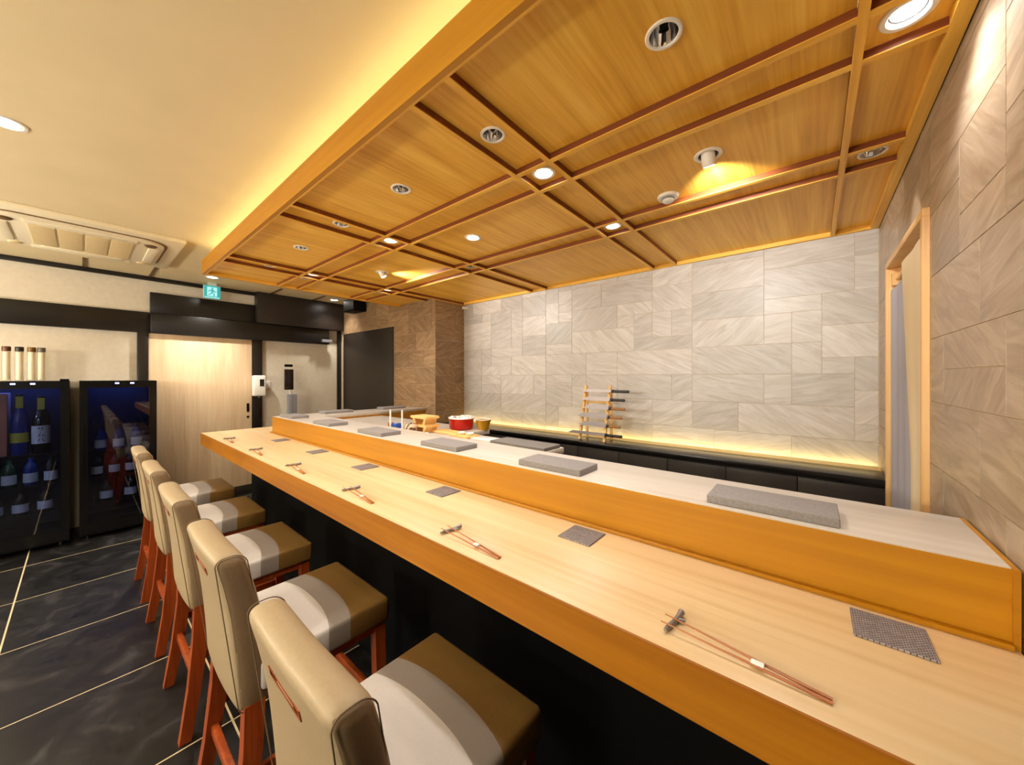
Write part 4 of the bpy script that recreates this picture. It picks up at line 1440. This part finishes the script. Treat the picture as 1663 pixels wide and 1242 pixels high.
def bottle(x, y, z, r, h, mat, label, lab_mat='label_white', group='bottles in the fridges', writing=None, tagm=None, lz=(0.10, 0.42)):
    t = thing('sake_bottle', label, 'bottle', (x, y, z), group)
    MB().lathe([(0.0002, 0), (r * 0.92, 0), (r, 0.008), (r, h * 0.56), (r * 0.82, h * 0.66), (r * 0.42, h * 0.78), (r * 0.34, h * 0.84), (r * 0.34, h * 0.94), (0.0002, h * 0.94)], (x, y, z), 24).obj('glass', mat, t, smooth=True)
    MB().lathe([(r * 0.40, h * 0.93), (r * 0.42, h * 0.935), (r * 0.42, h), (0.0002, h)], (x, y, z), 16).obj('cap', 'cap_dark', t, smooth=True)
    # wrap label over the front half
    n = 14
    vs = []
    for k in range(n + 1):
        a = -1.35 + 2.7 * k / n
        for zz in (h * lz[0], h * lz[1]):
            vs.append((x + (r + 0.0008) * math.cos(a), y + (r + 0.0008) * math.sin(a), z + zz))
    lb = MB().add(vs, [(2 * k, 2 * k + 2, 2 * k + 3, 2 * k + 1) for k in range(n)]).obj('label', lab_mat, t, smooth=True)
    if tagm:
        MB().rbox((x + r * 0.42 + 0.002, y, z + h * 0.86), (0.002, 0.020, 0.05), 0.0015, 1).obj('neck_tag', tagm, t)
    if writing:
        zc_ = z + h * (lz[0] + lz[1]) / 2
        step = h * (lz[1] - lz[0]) / (len(writing) + 0.3)
        for i, chx in enumerate(writing):
            me = text_mesh(chx, step * 0.92)
            me.materials.append(M['ink'])
            o = D.objects.new('writing', me)
            COL.objects.link(o)
            o.parent = lb
            o.rotation_euler = (PI / 2, 0, PI / 2)
            o.location = (r + 0.0020, 0, zc_ - z + step * ((len(writing) - 1) / 2 - i))
    return t


bottle(-5.20, -0.222, 0.836, 0.052, 0.50, 'bottle_dark', 'tall dark bottle with pale label and black brush writing, in left fridge', writing='サムハ', lz=(0.17, 0.48), tagm='label_yellow')
bottle(-5.22, -0.335, 0.836, 0.050, 0.52, 'bottle_blue', 'tall blue bottle with yellow tag, left of the brush-written one', lab_mat='label_yellow', lz=(0.20, 0.36), tagm='label_yellow')
o = MB().box(-5.42, -0.575, 0.836, -5.17, -0.395, 1.36).obj('sake_carton', 'carton_pink', bev=0.003)
tag(o, 'pinkish tall carton at the far left inside the left fridge', 'carton')
k = 0
for (y, m_, lbm, lb) in ((-0.50, 'bottle_green', 'label_yellow', 'left'), (-0.39, 'bottle_green', 'label_white', 'second'), (-0.28, 'bottle_blue', 'label_white', 'third'), (-0.17, 'bottle_dark', 'label_white', 'right')):
    bottle(-5.24, y, 0.561, 0.040, 0.25, m_, 'small bottle on the middle shelf of the left fridge, %s of four' % lb, lab_mat=lbm)
for (y, lb) in ((-0.46, 'left'), (-0.33, 'middle'), (-0.20, 'right')):
    bottle(-5.22, y, 0.321, 0.045, 0.22, 'bottle_dark', 'short dark bottle on the lower shelf of left fridge, %s one' % lb)
for (y, lb) in ((0.12, 'left'), (0.24, 'middle'), (0.36, 'right')):
    bottle(-5.24, y, 0.801, 0.040, 0.235, 'bottle_blue', 'blue bottle on the shelf below the reflection in right fridge, %s one' % lb)
for (y, lb) in ((0.10, 'left'), (0.21, 'second'), (0.32, 'third'), (0.42, 'right')):
    bottle(-5.22, y, 0.561, 0.038, 0.22, 'bottle_dark', 'dark bottle with white label, middle shelf of right fridge, %s of four' % lb, lab_mat='label_white')
for (y, lb) in ((0.16, 'left'), (0.32, 'right')):
    bottle(-5.22, y, 0.321, 0.045, 0.22, 'bottle_dark', 'dark bottle on the lower shelf of right fridge, %s one' % lb)
# jars on top of the left fridge
for i, (y, cap, lb) in enumerate([(-0.470, 'cap_grey', 'grey-capped clear tall jar at photo edge on the left fridge'), (-0.408, 'cap_brown', 'clear tall jar with red-brown cap on top of left fridge'),
                                  (-0.342, 'cap_dark', 'clear tall jar with blackish brown cap on top of left fridge'), (-0.278, 'cap_amber', 'clear tall jar with amber cap on top of left fridge'),
                                  (-0.226, 'cap_grey', 'clear tall jar with dark grey cap, rightmost on left fridge')]):
    t = thing('tall_jar', lb, 'jar', (-5.30, y, 1.466), 'tall jars on the left fridge')
    MB().lathe([(0.0002, 0.0), (0.022, 0.0), (0.024, 0.004), (0.024, 0.255), (0.020, 0.262)], (-5.30, y, 1.466), 24).obj('body', 'clear_acrylic', t, smooth=True)
    MB().lathe([(0.0002, 0.01), (0.0205, 0.01), (0.0205, 0.25), (0.0002, 0.25)], (-5.30, y, 1.466), 20).obj('contents', 'cream_fill', t, smooth=True)
    MB().lathe([(0.0238, 0.256), (0.0245, 0.258), (0.0245, 0.292), (0.022, 0.296), (0.0002, 0.296)], (-5.30, y, 1.466), 24).obj('cap', cap, t, smooth=True)

# ------------------------------------------------------------------ dispensers by the door
WX = XL + 0.05
t = thing('soap_dispenser', 'white wall dispenser with dark window on the black door post', 'dispenser', (WX, 1.49, 1.25))
MB().rbox((WX + 0.045, 1.492, 1.385), (0.045, 0.070, 0.135), 0.018, 3).obj('case', 'white_plastic', t, smooth=True)
MB().rbox((WX + 0.090, 1.515, 1.425), (0.003, 0.024, 0.045), 0.0025).obj('window', 'screen_dark', t)
MB().lathe([(0.014, -0.02), (0.018, 0.0)], (WX + 0.05, 1.492, 1.250), 14, cap=True).obj('nozzle', 'grey_plastic', t)
o = MB().rbox((XL + 0.006, 1.62, 1.395), (0.006, 0.028, 0.05), 0.003).obj('light_switch', 'white_trim')
tag(o, 'small cream wall switch just right of the white dispenser', 'switch')
t = thing('thermometer_stand', 'grey post with a dark tablet screen by the pale wall panel', 'thermometer stand', (XL + 0.14, 1.83, 0))
MB().rbox((XL + 0.14, 1.84, 0.012), (0.13, 0.13, 0.012), 0.008).obj('base', 'grey_plastic', t, smooth=True)
MB().rbox((XL + 0.14, 1.868, 0.64), (0.035, 0.052, 0.625), 0.006).obj('column', 'grey_plastic', t, smooth=True)
MB().box(XL + 0.174, 1.858, 0.03, XL + 0.1765, 1.864, 1.255).obj('groove', 'steel', t)
MB().lathe([(0.014, 1.262), (0.014, 1.33)], (XL + 0.14, 1.845, 0), 14, cap=True).obj('neck', 'white_plastic', t, smooth=True)
MB().rbox((XL + 0.15, 1.825, 1.465), (0.013, 0.055, 0.140), 0.006).obj('tablet', 'screen_dark', t, smooth=True)
MB().rbox((XL + 0.150, 1.822, 1.655), (0.014, 0.048, 0.017), 0.005).obj('sensor', 'black_matte', t, smooth=True)
MB().box(XL + 0.146, 1.815, 1.600, XL + 0.154, 1.83, 1.645).obj('sensor_arm', 'white_plastic', t)

# speaker box on the side wall
t = thing('wall_speaker', 'black box speaker high on the stone wall beside the canopy', 'speaker', (-4.99, YS, 2.50))
MB().rbox((-4.99, YS - 0.10, 2.505), (0.16, 0.085, 0.085), 0.008).obj('case', 'black_matte', t, smooth=True)
MB().box(-5.03, YS - 0.02, 2.47, -4.95, YS - 0.0005, 2.54).obj('bracket', 'black_matte', t)
MB().rbox((-4.99, YS - 0.186, 2.505), (0.145, 0.003, 0.07), 0.002).obj('grille', 'brown_black', t)
